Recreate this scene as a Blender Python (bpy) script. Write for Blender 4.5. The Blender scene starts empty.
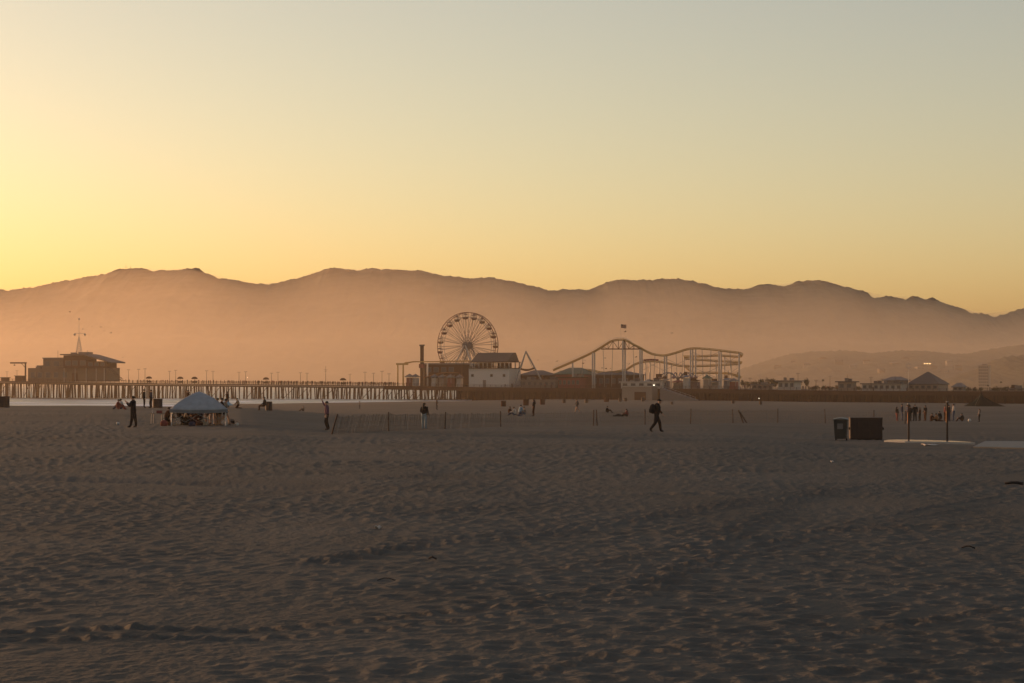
import bpy, math, random
import numpy as np
R = math.radians
random.seed(7)
W0, H0, F, HORY, HC = 1024, 683, 2000.0, 383.0, 2.6
SEA = -4.0
C = bpy.context.scene.collection

# ------------------------------------------------------------------ materials
def mat(name, col, rough=0.8, metal=0.0, emit=None, emit_s=0.0, vary=0.12, scale=3.0, bump=0.0, spec=0.3):
    m = bpy.data.materials.new(name); m.use_nodes = True
    nt = m.node_tree; b = nt.nodes['Principled BSDF']
    b.inputs['Roughness'].default_value = rough
    b.inputs['Metallic'].default_value = metal
    b.inputs['Specular IOR Level'].default_value = spec
    tc = nt.nodes.new('ShaderNodeTexCoord')
    no = nt.nodes.new('ShaderNodeTexNoise'); no.inputs['Scale'].default_value = scale
    no.inputs['Detail'].default_value = 4
    nt.links.new(tc.outputs['Object'], no.inputs['Vector'])
    mr = nt.nodes.new('ShaderNodeMapRange')
    mr.inputs['From Min'].default_value = .3; mr.inputs['From Max'].default_value = .7
    mr.inputs['To Min'].default_value = 1 - vary; mr.inputs['To Max'].default_value = 1 + vary
    nt.links.new(no.outputs['Fac'], mr.inputs['Value'])
    mx = nt.nodes.new('ShaderNodeVectorMath'); mx.operation = 'SCALE'
    mx.inputs[0].default_value = col[:3]
    nt.links.new(mr.outputs['Result'], mx.inputs['Scale'])
    nt.links.new(mx.outputs['Vector'], b.inputs['Base Color'])
    if bump:
        bp = nt.nodes.new('ShaderNodeBump'); bp.inputs['Strength'].default_value = bump
        nt.links.new(no.outputs['Fac'], bp.inputs['Height'])
        nt.links.new(bp.outputs['Normal'], b.inputs['Normal'])
    if emit:
        b.inputs['Emission Color'].default_value = (*emit, 1)
        b.inputs['Emission Strength'].default_value = emit_s
    return m

# ------------------------------------------------------------------ mesh builder
def sub(a, b): return (a[0]-b[0], a[1]-b[1], a[2]-b[2])
def nrm(a):
    l = math.sqrt(sum(c*c for c in a)) or 1e-9
    return (a[0]/l, a[1]/l, a[2]/l)
def crs(a, b): return (a[1]*b[2]-a[2]*b[1], a[2]*b[0]-a[0]*b[2], a[0]*b[1]-a[1]*b[0])

class MB:
    def __init__(s): s.v = []; s.f = []; s.m = []
    def face(s, pts, mi=0):
        n = len(s.v); s.v += [tuple(p) for p in pts]; s.f.append(tuple(range(n, n+len(pts)))); s.m.append(mi)
    def raw(s, vs, fs, mi=0):
        n = len(s.v); s.v += [tuple(p) for p in vs]
        for f in fs: s.f.append(tuple(i+n for i in f)); s.m.append(mi)
        return s
    def box(s, x0, x1, y0, y1, z0, z1, mi=0):
        vs = [(x0,y0,z0),(x1,y0,z0),(x1,y1,z0),(x0,y1,z0),(x0,y0,z1),(x1,y0,z1),(x1,y1,z1),(x0,y1,z1)]
        return s.raw(vs, [(3,2,1,0),(4,5,6,7),(0,1,5,4),(1,2,6,5),(2,3,7,6),(3,0,4,7)], mi)
    def taper(s, x0, x1, y0, y1, z0, z1, t, mi=0):
        cx, cy = (x0+x1)/2, (y0+y1)/2
        g = lambda x, c: c+(x-c)*t
        vs = [(g(x0,cx),g(y0,cy),z0),(g(x1,cx),g(y0,cy),z0),(g(x1,cx),g(y1,cy),z0),(g(x0,cx),g(y1,cy),z0),(x0,y0,z1),(x1,y0,z1),(x1,y1,z1),(x0,y1,z1)]
        return s.raw(vs, [(3,2,1,0),(4,5,6,7),(0,1,5,4),(1,2,6,5),(2,3,7,6),(3,0,4,7)], mi)
    def bar(s, p, q, r, n=6, mi=0, r2=None):
        r2 = r if r2 is None else r2
        d = nrm(sub(q, p)); up = (0,0,1) if abs(d[2]) < .9 else (1,0,0)
        a = nrm(crs(d, up)); b = crs(d, a); vs = []
        for c, rr in ((p, r), (q, r2)):
            for k in range(n):
                t = 2*math.pi*(k+.5)/n; ca, sa = math.cos(t)*rr, math.sin(t)*rr
                vs.append((c[0]+a[0]*ca+b[0]*sa, c[1]+a[1]*ca+b[1]*sa, c[2]+a[2]*ca+b[2]*sa))
        fs = [(k, (k+1) % n, n+(k+1) % n, n+k) for k in range(n)]
        fs += [tuple(range(n-1, -1, -1)), tuple(range(n, 2*n))]
        return s.raw(vs, fs, mi)
    def tube(s, pts, r, n=6, mi=0):
        rings = []
        for i, p in enumerate(pts):
            d = nrm(sub(pts[min(i+1, len(pts)-1)], pts[max(i-1, 0)]))
            up = (0,0,1) if abs(d[2]) < .9 else (1,0,0)
            a = nrm(crs(d, up)); b = crs(d, a)
            rings.append([(p[0]+(a[0]*math.cos(t)+b[0]*math.sin(t))*r, p[1]+(a[1]*math.cos(t)+b[1]*math.sin(t))*r,
                           p[2]+(a[2]*math.cos(t)+b[2]*math.sin(t))*r) for t in [2*math.pi*k/n for k in range(n)]])
        vs = [p for g in rings for p in g]
        fs = [(i*n+k, i*n+(k+1) % n, (i+1)*n+(k+1) % n, (i+1)*n+k) for i in range(len(pts)-1) for k in range(n)]
        fs += [tuple(range(n-1, -1, -1)), tuple(range((len(pts)-1)*n, len(pts)*n))]
        return s.raw(vs, fs, mi)
    def ball(s, c, rx, ry=None, rz=None, nu=10, nv=6, mi=0, v0=0.0, v1=1.0):
        ry = rx if ry is None else ry; rz = rx if rz is None else rz
        vs = []
        for j in range(nv+1):
            th = math.pi*(v0+(v1-v0)*j/nv)
            for k in range(nu):
                t = 2*math.pi*k/nu
                vs.append((c[0]+rx*math.sin(th)*math.cos(t), c[1]+ry*math.sin(th)*math.sin(t), c[2]+rz*math.cos(th)))
        fs = [(j*nu+k, (j+1)*nu+k, (j+1)*nu+(k+1) % nu, j*nu+(k+1) % nu) for j in range(nv) for k in range(nu)]
        return s.raw(vs, fs, mi)
    def sheet(s, fn, nu, nv, th=0.03, mi=0):
        """closed slab of thickness th below the surface fn(u,v)"""
        top = [fn(i/nu, j/nv) for j in range(nv+1) for i in range(nu+1)]
        bot = [(p[0], p[1], p[2]-th) for p in top]; n = len(top); w = nu+1
        fs = []
        for j in range(nv):
            for i in range(nu):
                a = j*w+i; fs.append((a, a+1, a+w+1, a+w)); fs.append((n+a, n+a+w, n+a+w+1, n+a+1))
        for i in range(nu):
            fs.append((i, n+i, n+i+1, i+1)); a = nv*w+i; fs.append((a, a+1, n+a+1, n+a))
        for j in range(nv):
            a = j*w; fs.append((a, a+w, n+a+w, n+a)); a = j*w+nu; fs.append((a, n+a, n+a+w, a+w))
        return s.raw(top+bot, fs, mi)
    def mesh(s, name, mats, smooth=False):
        me = bpy.data.meshes.new(name); me.from_pydata(s.v, [], s.f)
        for m in (mats if isinstance(mats, (list, tuple)) else [mats]): me.materials.append(m)
        me.polygons.foreach_set('material_index', s.m)
        if smooth: me.polygons.foreach_set('use_smooth', [True]*len(s.f))
        me.update(); return me
    def build(s, name, mats, parent=None, label=None, smooth=False):
        o = bpy.data.objects.new(name, s.mesh(name, mats, smooth)); C.objects.link(o)
        if parent: o.parent = parent
        if label: o['label'] = label
        return o

def thing(name, label, cat, loc=(0,0,0), rz=0.0, group=None):
    o = bpy.data.objects.new(name, None); C.objects.link(o); o.empty_display_size = .3
    o.location = loc; o.rotation_euler = (0, 0, rz)
    return tag(o, label, cat, group)
def tag(o, label, cat, group=None):
    o['label'] = label; o['category'] = cat
    if group: o['group'] = group
    return o
def struct(o): o['kind'] = 'structure'; return o
def dup(root, loc=None, rz=None, label=None, group=None, scale=None):
    r = root.copy(); C.objects.link(r)
    if loc is not None: r.location = loc
    if rz is not None: r.rotation_euler = (0, 0, rz)
    if scale is not None: r.scale = scale if isinstance(scale, (tuple, list)) else (scale,)*3
    if label: r['label'] = label
    if group: r['group'] = group
    for ch in list(root.children):
        c = ch.copy(); C.objects.link(c); c.parent = r
        for g in list(ch.children):
            d = g.copy(); C.objects.link(d); d.parent = c
    return r

def P(px, py, Y):
    return ((px-512)/F*Y, Y, HC+(HORY-py)/F*Y)

# ------------------------------------------------------------------ noise
def perlin(x, y, seed=0):
    xi = np.floor(x).astype(np.int64); yi = np.floor(y).astype(np.int64)
    xf = x-xi; yf = y-yi
    def g(ix, iy):
        h = (ix*374761393 + iy*668265263 + seed*974711) & 0xffffffff
        h = ((h ^ (h >> 13))*1274126177) & 0xffffffff
        h = h ^ (h >> 16)
        a = (h & 0xffff)/65536.0*2*np.pi
        return np.cos(a), np.sin(a)
    u = xf*xf*xf*(xf*(xf*6-15)+10); v = yf*yf*yf*(yf*(yf*6-15)+10)
    def d(ox, oy):
        gx, gy = g(xi+ox, yi+oy); return gx*(xf-ox)+gy*(yf-oy)
    a = d(0,0); b = d(1,0); c = d(0,1); e = d(1,1)
    return (a+u*(b-a))*(1-v)+(c+u*(e-c))*v
def fbm(x, y, o=4, seed=0, gain=.5):
    s = 0; a = 1; f = 1
    for k in range(o):
        s = s+a*perlin(x*f+k*17.3, y*f-k*9.1, seed+k); a *= gain; f *= 2.03
    return s

# ------------------------------------------------------------------ terrain height
TD = [0, 60, 106, 130, 150, 205, 250, 310, 400, 500, 650, 866, 1300]
TC = {
    -300: [0, 0, .15, .2, .3, .42, -1.2, -3.2, -4.6, -5.5, -6, -6.5, -7],
     110: [0, 0, .15, .2, .28, .38, -1.2, -2.6, -3.6, -4.6, -6, -6.5, -7],
     240: [0, 0, .15, .15, .15, .2, -1.0, -1.8, -2.5, -3.1, -4.1, -6, -7],
     330: [0, 0, -.05, -.3, -.4, -.42, -1.7, -2.1, -2.5, -3.0, -3.9, -5, -7],
     440: [0, 0, -.1, -.4, -.5, -.55, -1.2, -1.5, -2.0, -2.6, -3.5, -5, -6],
     560: [0, -.03, -.16, -.4, -.6, -.75, -1.1, -1.5, -2.0, -2.6, -3.3, -4.0, -4.2],
     700: [0, -.05, -.2, -.4, -.65, -1.0, -1.3, -1.6, -2.1, -2.7, -3.6, -4.4, -4.4],
     860: [0, -.13, -.5, -.7, -.9, -1.35, -1.5, -1.8, -2.3, -2.9, -4.1, -5, -5],
    1024: [0, -.17, -.6, -.7, -.9, -1.35, -1.5, -1.8, -2.4, -3.1, -4.5, -5.3, -5.3]}
TK = sorted(TC); TG = np.array([TC[k] for k in TK], float)
def ground(x, y):
    x = np.asarray(x, float); y = np.asarray(y, float)
    px = 512+F*x/np.maximum(y, 30.0)
    cols = np.array([np.interp(y, TD, TG[i]) for i in range(len(TK))])
    # smooth the profile a little
    cols = (cols*2+np.array([np.interp(y*1.06, TD, TG[i])+np.interp(y*.94, TD, TG[i]) for i in range(len(TK))]))/4
    pk = np.array(TK, float); px = np.clip(px, pk[0], pk[-1])
    i = np.clip(np.searchsorted(pk, px)-1, 0, len(pk)-2)
    t = (px-pk[i])/(pk[i+1]-pk[i]); t = t*.5+.5*t*t*(3-2*t)
    a = np.take_along_axis(cols.reshape(len(pk), -1), i.reshape(1, -1), 0).reshape(px.shape)
    b = np.take_along_axis(cols.reshape(len(pk), -1), (i+1).reshape(1, -1), 0).reshape(px.shape)
    return a*(1-t)+b*t
def gz(x, y): return float(ground(np.array([x]), np.array([y]))[0])
def hit(px, py):
    """where the line of sight through a pixel first meets the sand"""
    y = 15.0
    while y < 900:
        x = (px-512)/F*y; z = HC+(HORY-py)/F*y
        if z <= gz(x, y): break
        y *= 1.004
    return ((px-512)/F*y, y, gz((px-512)/F*y, y))

# --- sand micro relief: soft lumps, footprints, vehicle tracks
TRACKS = [([(-60,634),(60,631),(130,627),(250,631),(370,621),(512,606),(620,583),(700,562),(860,520),(1000,497)], .13, .04, .34),
          ([(-60,642),(60,640),(130,636),(250,640),(370,630),(512,615),(620,592),(700,570),(860,527),(1000,503)], .11, .032, .31),
          ([(300,566),(400,549),(512,541),(640,520),(760,503),(900,480),(1050,470)], .40, .032, .8),
          ([(330,561),(430,541),(560,527),(700,506),(820,489)], .40, .03, .8),
          ([(-60,477),(60,479),(200,482),(300,487)], .9, -.12, 0),
          ([(330,462),(400,463),(428,468),(420,476),(380,479)], .4, .05, .8),
          ([(640,600),(700,560),(735,530),(790,505),(830,490)], .40, .032, .8),
          ([(560,572),(680,548),(790,533),(900,527),(1040,529)], .3, .03, .6),
          ([(380,520),(470,508),(560,499),(650,494),(740,494)], .4, .035, .8),
          ([(500,683),(620,655),(800,640),(1060,600)], .16, .03, .33)]
def track_world(tr):
    out = []
    for px, py in tr:
        p = hit(px, py); out.append((p[0], p[1]))
    return out
def relief(x, y):
    d = np.hypot(x, y)
    calm = np.clip(fbm(x/4, y/7, 2, 61)*1.3+.62, .25, 1.15)
    lump = (fbm(x/.17, y/.27, 3, 3)*.0072 + fbm(x/.55, y/.8, 2, 8)*.0075)*calm + fbm(x/2.6, y/3.4, 2, 9)*.012 + fbm(x/9, y/13, 2, 5)*.03
    # footprints: worley dimples
    fp = np.zeros_like(x)
    cs = .62; cx = np.floor(x/cs); cy = np.floor(y/cs); best = np.full_like(x, 9.0)
    for ox in (-1, 0, 1):
        for oy in (-1, 0, 1):
            ix = (cx+ox).astype(np.int64); iy = (cy+oy).astype(np.int64)
            h = (ix*73856093 ^ iy*19349663) & 0xffffff
            h = (h*1103515245+12345) & 0x7fffffff
            rx = ((h >> 5) & 1023)/1023.; ry = ((h >> 15) & 1023)/1023.
            dd = np.hypot((ix+rx)*cs-x, ((iy+ry)*cs-y)); best = np.minimum(best, dd)
    fade = np.clip(fbm(x/9+4, y/12, 2, 11)*1.6+.65, 0, 1)
    fp = (-.028*np.exp(-(best/.13)**2)+.02*np.exp(-((best-.22)/.08)**2))*fade
    fine = fbm(x/.08, y/.11, 2, 21)*.0045*calm
    nearw = np.clip(75/np.maximum(y, 1), .15, 1)**1.5
    h = lump*nearw+fp+fine*nearw+(1-nearw)*(fbm(x/1.3, y/2.6, 2, 83)*.034+fbm(x/.6, y/4, 2, 84)*.012)
    for tr, w, amp, per in TRACKS:
        pts = track_world(tr); acc = 0.0
        lo = min(p[1] for p in pts)-5; hi = max(p[1] for p in pts)+5
        m = (y > lo) & (y < hi)
        if not m.any(): continue
        xx = x[m]; yy = y[m]; bd = np.full_like(xx, 99.); ba = np.zeros_like(xx)
        for a, b in zip(pts[:-1], pts[1:]):
            L = math.hypot(b[0]-a[0], b[1]-a[1]); ux, uy = (b[0]-a[0])/L, (b[1]-a[1])/L
            t = np.clip((xx-a[0])*ux+(yy-a[1])*uy, 0, L)
            dd = np.hypot(xx-a[0]-ux*t, yy-a[1]-uy*t)
            c = dd < bd; bd = np.where(c, dd, bd); ba = np.where(c, acc+t, ba); acc += L
        prof = np.exp(-(bd/w)**2)
        if per: hh = amp*prof*(.05+.95*np.cos(2*np.pi*ba/per+.8*np.sin(ba*1.3))*(.75+.35*np.sin(ba*.83)*np.sin(ba*.37+1)))
        else: hh = amp*prof
        h[m] += hh+prof*.45*fbm(xx/.16, yy/.3, 2, 71)*.05
    return h

def build_ground():
    ts = np.concatenate([[-14, -6, -3, -1.6, -1, -.7, -.5, -.42, -.38], np.arange(-.34, .3401, .00095), [.38, .42, .5, .7, 1, 1.6, 3, 6, 14]])
    srows = np.concatenate([np.arange(345, 60, -.62), np.arange(60, 10, -.45)])
    ys = np.concatenate([[-400, -150, -40, -10, 2, 8, 12], 2.6*F/srows, [560, 620, 700, 800, 900, 1100, 1400, 2000, 3500, 6000, 8000]])
    T, Y = np.meshgrid(ts, ys)
    X = T*np.maximum(Y, 18.0)
    Z = ground(X, Y)
    near = np.clip((Y-9)/3, 0, 1)*np.clip((420-Y)/250, 0, 1)
    # relief fades with the growing grid step
    step = np.abs(np.gradient(ys))[:, None]*np.ones_like(X)
    att = np.clip(1.15/np.maximum(step, .3), .25, 1.0)*np.clip(1.6-Y/260, 0.15, 1)
    side = np.clip((.37-np.abs(T))/.03, 0, 1)
    Rf = relief(X.ravel(), np.maximum(Y, 1).ravel()).reshape(X.shape)
    Z = Z+Rf*near*att*side
    nr, nc = X.shape
    v = np.stack([X, Y, Z], -1).reshape(-1, 3)
    idx = np.arange(nr*nc).reshape(nr, nc)
    f = np.stack([idx[:-1, :-1], idx[:-1, 1:], idx[1:, 1:], idx[1:, :-1]], -1).reshape(-1, 4)
    me = bpy.data.meshes.new('sand_beach')
    me.vertices.add(len(v)); me.vertices.foreach_set('co', v.ravel())
    me.loops.add(len(f)*4); me.loops.foreach_set('vertex_index', f.ravel().astype(np.int32))
    me.polygons.add(len(f)); me.polygons.foreach_set('loop_start', np.arange(0, len(f)*4, 4, dtype=np.int32))
    me.polygons.foreach_set('loop_total', np.full(len(f), 4, dtype=np.int32))
    me.update(calc_edges=True); me.polygons.foreach_set('use_smooth', [True]*len(f))
    me.materials.append(sand_mat())
    o = bpy.data.objects.new('sand_beach', me); C.objects.link(o); struct(o)
    return o

def sand_mat():
    m = bpy.data.materials.new('sand'); m.use_nodes = True; nt = m.node_tree; L = nt.links.new
    b = nt.nodes['Principled BSDF']; b.inputs['Roughness'].default_value = .95; b.inputs['Specular IOR Level'].default_value = .12
    tc = nt.nodes.new('ShaderNodeTexCoord')
    n1 = nt.nodes.new('ShaderNodeTexNoise'); n1.inputs['Scale'].default_value = .35; n1.inputs['Detail'].default_value = 6
    n2 = nt.nodes.new('ShaderNodeTexNoise'); n2.inputs['Scale'].default_value = 9.0; n2.inputs['Detail'].default_value = 6
    n3 = nt.nodes.new('ShaderNodeTexNoise'); n3.inputs['Scale'].default_value = .05; n3.inputs['Detail'].default_value = 3
    for n in (n1, n2, n3): L(tc.outputs['Object'], n.inputs['Vector'])
    cr = nt.nodes.new('ShaderNodeValToRGB')
    cr.color_ramp.elements[0].position = .3; cr.color_ramp.elements[0].color = SAND_A
    cr.color_ramp.elements[1].position = .7; cr.color_ramp.elements[1].color = SAND_B
    ad = nt.nodes.new('ShaderNodeMath'); ad.operation = 'ADD'
    mu = nt.nodes.new('ShaderNodeMath'); mu.operation = 'MULTIPLY'; mu.inputs[1].default_value = .5
    L(n1.outputs['Fac'], ad.inputs[0]); L(n3.outputs['Fac'], ad.inputs[1]); L(ad.outputs[0], mu.inputs[0]); L(mu.outputs[0], cr.inputs['Fac'])
    L(cr.outputs['Color'], b.inputs['Base Color'])
    bp = nt.nodes.new('ShaderNodeBump'); bp.inputs['Strength'].default_value = .55; bp.inputs['Distance'].default_value = .06
    L(n2.outputs['Fac'], bp.inputs['Height']); L(bp.outputs['Normal'], b.inputs['Normal'])
    return m
SAND_A = (.058, .055, .048, 1); SAND_B = (.102, .096, .084, 1)

def sea_mat():
    m = bpy.data.materials.new('sea_water'); m.use_nodes = True; nt = m.node_tree; L = nt.links.new
    b = nt.nodes['Principled BSDF']; b.inputs['Roughness'].default_value = .28
    b.inputs['Base Color'].default_value = (.035, .045, .05, 1); b.inputs['IOR'].default_value = 1.33
    tc = nt.nodes.new('ShaderNodeTexCoord')
    mp = nt.nodes.new('ShaderNodeMapping'); mp.inputs['Scale'].default_value = (.05, .09, 1); mp.inputs['Rotation'].default_value = (0, 0, R(8))
    L(tc.outputs['Object'], mp.inputs['Vector'])
    n = nt.nodes.new('ShaderNodeTexNoise'); n.inputs['Scale'].default_value = 1; n.inputs['Detail'].default_value = 7; n.inputs['Roughness'].default_value = .6
    L(mp.outputs['Vector'], n.inputs['Vector'])
    bp = nt.nodes.new('ShaderNodeBump'); bp.inputs['Strength'].default_value = 1.0; bp.inputs['Distance'].default_value = 2.2
    L(n.outputs['Fac'], bp.inputs['Height']); L(bp.outputs['Normal'], b.inputs['Normal'])
    # broken white water near the shore: long streaks along the waves
    mp2 = nt.nodes.new('ShaderNodeMapping'); mp2.inputs['Scale'].default_value = (.03, .06, 1); mp2.inputs['Rotation'].default_value = (0, 0, R(14))
    L(tc.outputs['Object'], mp2.inputs['Vector'])
    n2 = nt.nodes.new('ShaderNodeTexNoise'); n2.inputs['Scale'].default_value = 1; n2.inputs['Detail'].default_value = 5
    L(mp2.outputs['Vector'], n2.inputs['Vector'])
    sx = nt.nodes.new('ShaderNodeSeparateXYZ'); L(tc.outputs['Object'], sx.inputs[0])
    mr = nt.nodes.new('ShaderNodeMapRange'); mr.inputs['From Min'].default_value = 430; mr.inputs['From Max'].default_value = 900
    mr.inputs['To Min'].default_value = .10; mr.inputs['To Max'].default_value = -.09
    L(sx.outputs['Y'], mr.inputs['Value'])
    ad = nt.nodes.new('ShaderNodeMath'); ad.operation = 'ADD'; L(n2.outputs['Fac'], ad.inputs[0]); L(mr.outputs['Result'], ad.inputs[1])
    cr = nt.nodes.new('ShaderNodeMapRange'); cr.inputs['From Min'].default_value = .5; cr.inputs['From Max'].default_value = .6
    L(ad.outputs[0], cr.inputs['Value'])
    d = nt.nodes.new('ShaderNodeBsdfDiffuse'); d.inputs['Color'].default_value = (.8, .8, .8, 1)
    mx = nt.nodes.new('ShaderNodeMixShader'); L(cr.outputs['Result'], mx.inputs['Fac']); L(b.outputs[0], mx.inputs[1]); L(d.outputs[0], mx.inputs[2])
    L(mx.outputs[0], nt.nodes['Material Output'].inputs['Surface'])
    return m

def grid_obj(name, X, Y, Z, m, smooth=True):
    nr, nc = X.shape; idx = np.arange(nr*nc).reshape(nr, nc)
    f = np.stack([idx[:-1, :-1], idx[:-1, 1:], idx[1:, 1:], idx[1:, :-1]], -1).reshape(-1, 4)
    me = bpy.data.meshes.new(name); me.from_pydata(np.stack([X, Y, Z], -1).reshape(-1, 3).tolist(), [], f.tolist())
    me.materials.append(m); me.polygons.foreach_set('use_smooth', [smooth]*len(f)); me.update()
    o = bpy.data.objects.new(name, me); C.objects.link(o); return struct(o)

def build_sea():
    X, Y = np.meshgrid(np.concatenate([np.linspace(-6900, -400, 18), np.linspace(-300, -40, 10), [1500]]), np.concatenate([np.linspace(255, 1500, 20), [2500, 4000, 6500, 9200, 12000]]))
    X = np.where(X > -.02*Y, np.maximum(-.02*Y, -30.0), X)*1.0
    return grid_obj('sea_water', X, Y, np.full_like(X, SEA), sea_mat())

RIDGE = [(-500,330),(-300,300),(-160,285),(-60,297),(0,289),(7,291),(30,287.5),(60,282),(85,277),(100,275),(120,269.5),(137,267.5),(152,270),(165,271),(182,269),(197,268.5),(205,273),(220,278),(240,281),
 (262,284.5),(275,283.5),(300,277.5),(320,271),(330,268.5),(345,269),(357,270.5),(372,268),(385,269),(400,270),(425,271.5),(440,275),(465,278),(480,278),(492,277.5),(512,281),(532,286),(549,290.5),
 (570,289.5),(587,290.5),(604,284),(617,279.5),(630,280),(642,280.5),(655,279.5),(672,278.5),(697,282),(722,288.5),(747,289),(757,286),(767,284),(784,286.5),(797,281.5),(810,280.5),(819,280),(837,284),(852,289.5),
 (862,291),(868,293),(874,298),(884,296.5),(892,296.5),(905.6,299.8),(909,297.5),(913,296),(919,297.3),(925,299),(933.8,297.4),(938,299.5),(942.7,303.4),(957.6,307.8),(965,310),(972.4,313.7),(981,312.3),(993,317.3),(1002,315),(1012.5,312),(1020,309),(1060,300),(1200,310),(1400,330),(1600,350)]
YR = 11000.0
def ridge_z(x):
    px = 512+F*x/YR
    return HC+(HORY-np.interp(px, [p[0] for p in RIDGE], [p[1] for p in RIDGE]))/F*YR
def ridge_true(x):
    return ridge_z(x)+fbm(np.asarray(x)/150, np.asarray(x)*0, 3, 19)*7+fbm(np.asarray(x)/50, np.asarray(x)*0, 3, 29)*8
def build_mountains():
    xs = np.linspace(-5300, 5300, 1700); vs = np.concatenate([np.linspace(0, 1, 46), np.linspace(1.06, 1.5, 8)])
    Y = np.zeros((len(vs), len(xs))); X = np.zeros_like(Y); Z = np.zeros_like(Y)
    for j, v in enumerate(vs):
        X[j] = xs; y = 8200+(YR-8200)*v
        Y[j] = y
        base = ridge_true(xs)
        prof = v**1.15 if v <= 1 else max(0.0, 1-(v-1)*1.9)
        # spurs and gullies running down from the ridge
        g = fbm(xs/420+v*.9, np.full_like(xs, v*1.7), 4, 31)
        g2 = fbm(xs/90, np.full_like(xs, y/110), 3, 57)
        w = math.sin(min(v, 1)*math.pi)**.7
        Z[j] = -8+(base+8)*prof + w*(g*95*prof+g2*26)
        Z[j] += w*np.abs(fbm(xs/190, np.full_like(xs, y/260), 4, 41))*-46*prof
        if v > .8: Z[j] += fbm(xs/30, np.full_like(xs, y/30), 3, 77)*4.0+np.maximum(fbm(xs/13, np.full_like(xs, y/13), 2, 78), 0)*7
        if v < .995: Z[j] = np.minimum(Z[j], ridge_true(xs*YR/y)*y/YR*.996)
        if v > 1: Z[j] = np.minimum(Z[j], base-3)
    m = mat('chaparral', (.06, .052, .036), rough=1, vary=.6, scale=.01)
    return grid_obj('mountains', X, Y, Z, m)
BLUFF = [(640,384),(700,380),(735,371),(765,361),(790,354),(815,351.5),(845,350.5),(870,353),(900,350.5),(925,351),(945,353),(965,354),(985,350),(1010,346),(1024,345),(1080,343),(1300,345),(1700,350)]
YB = 4600.0
def bluff_z(x):
    px = 512+F*x/YB
    return HC+(HORY-np.interp(px, [p[0] for p in BLUFF], [p[1] for p in BLUFF]))/F*YB
def build_bluff():
    xs = np.linspace(290, 2700, 900); vs = np.concatenate([np.linspace(0, 1, 30), np.linspace(1.08, 1.6, 7)])
    Y = np.zeros((len(vs), len(xs))); X = np.zeros_like(Y); Z = np.zeros_like(Y)
    for j, v in enumerate(vs):
        y = YB-1100+1100*v; X[j] = xs; Y[j] = y; b = bluff_z(xs)
        prof = v**.8 if v <= 1 else max(0., 1-(v-1)*1.5)
        w = math.sin(min(v, 1)*math.pi)
        Z[j] = -8+(b+8)*prof+w*fbm(xs/120, np.full_like(xs, y/150), 4, 91)*9+fbm(xs/11, np.full_like(xs, y/13), 3, 95)*(3.2 if v > .05 else 0)
    return grid_obj('bluff_hill', X, Y, Z, mat('bluff_scrub', (.055, .05, .035), rough=1, vary=.5, scale=.03))

HILL2 = [(900,393),(930,389),(945,384),(955,378),(968,373),(978,369),(988,363),(998,358.5),(1008,356.5),(1024,355),(1060,352),(1300,354)]
def build_near_hill():
    YN = 2900.0; xs = np.linspace(560, 1150, 420); vs = np.concatenate([np.linspace(0, 1, 22), np.linspace(1.1, 1.8, 6)])
    px = 512+F*xs/YN; b = HC+(HORY-np.interp(px, [p[0] for p in HILL2], [p[1] for p in HILL2]))/F*YN
    Y = np.zeros((len(vs), len(xs))); X = np.zeros_like(Y); Z = np.zeros_like(Y)
    for j, v in enumerate(vs):
        y = YN-450+450*v; X[j] = xs; Y[j] = y
        prof = v**.8 if v <= 1 else max(0., 1-(v-1)*1.3)
        Z[j] = -8+(b+8)*prof+np.clip(v*4, 0, 1)*(np.maximum(fbm(xs/9, np.full_like(xs, y/10), 3, 44), -.1)*4.5+fbm(xs/40, np.full_like(xs, y/60), 2, 45)*3)
    return grid_obj('wooded_hill', X, Y, Z, mat('hill_scrub', (.035, .034, .022), rough=1, vary=.6, scale=.06))

def build_haze():
    """one closed body of even air; its top follows sight lines to the ridge, so the mountain foot looks brighter"""
    ys = np.array([p[0] for p in HAZE_PROF], float); zt = np.array([p[1] for p in HAZE_PROF], float)
    xs = np.concatenate([[-7200, -5600], np.linspace(-5350, 5350, 700), [5800]]); zb = -14.0
    X, Y = np.meshgrid(xs, ys)
    rel = np.interp(ys, [p[0] for p in HAZE_REL], [p[1] for p in HAZE_REL])[:, None]
    far = rel*Y*ridge_true(X*YR/np.maximum(Y, 1900))/YR  # haze depth shaped along sight lines to brighten the mountain foot
    Z = np.where(Y >= 1900, np.maximum(far, 46), zt[:, None])
    nr, nc = X.shape; n = nr*nc
    idx = np.arange(n).reshape(nr, nc)
    v = np.concatenate([np.stack([X, Y, Z], -1).reshape(-1, 3), np.stack([X, Y, np.full_like(X, zb)], -1).reshape(-1, 3)])
    q = np.stack([idx[:-1, :-1], idx[:-1, 1:], idx[1:, 1:], idx[1:, :-1]], -1).reshape(-1, 4)
    fs = q.tolist()+(q[:, ::-1]+n).tolist()
    for e in (idx[0, :][::-1], idx[-1, :], idx[:, 0], idx[:, -1][::-1]):
        fs += [(int(a), int(b), int(b)+n, int(a)+n) for a, b in zip(e[:-1], e[1:])]
    mb = MB(); mb.raw(v.tolist(), fs)
    m = bpy.data.materials.new('haze_air'); m.use_nodes = True; nt = m.node_tree
    nt.nodes.remove(nt.nodes['Principled BSDF'])
    pv = nt.nodes.new('ShaderNodeVolumePrincipled')
    pv.inputs['Color'].default_value = HAZE_COL; pv.inputs['Density'].default_value = HAZE_D
    pv.inputs['Anisotropy'].default_value = HAZE_G
    nt.links.new(pv.outputs[0], nt.nodes['Material Output'].inputs['Volume'])
    o = mb.build('haze', m); o['kind'] = 'stuff'
    return o
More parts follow.
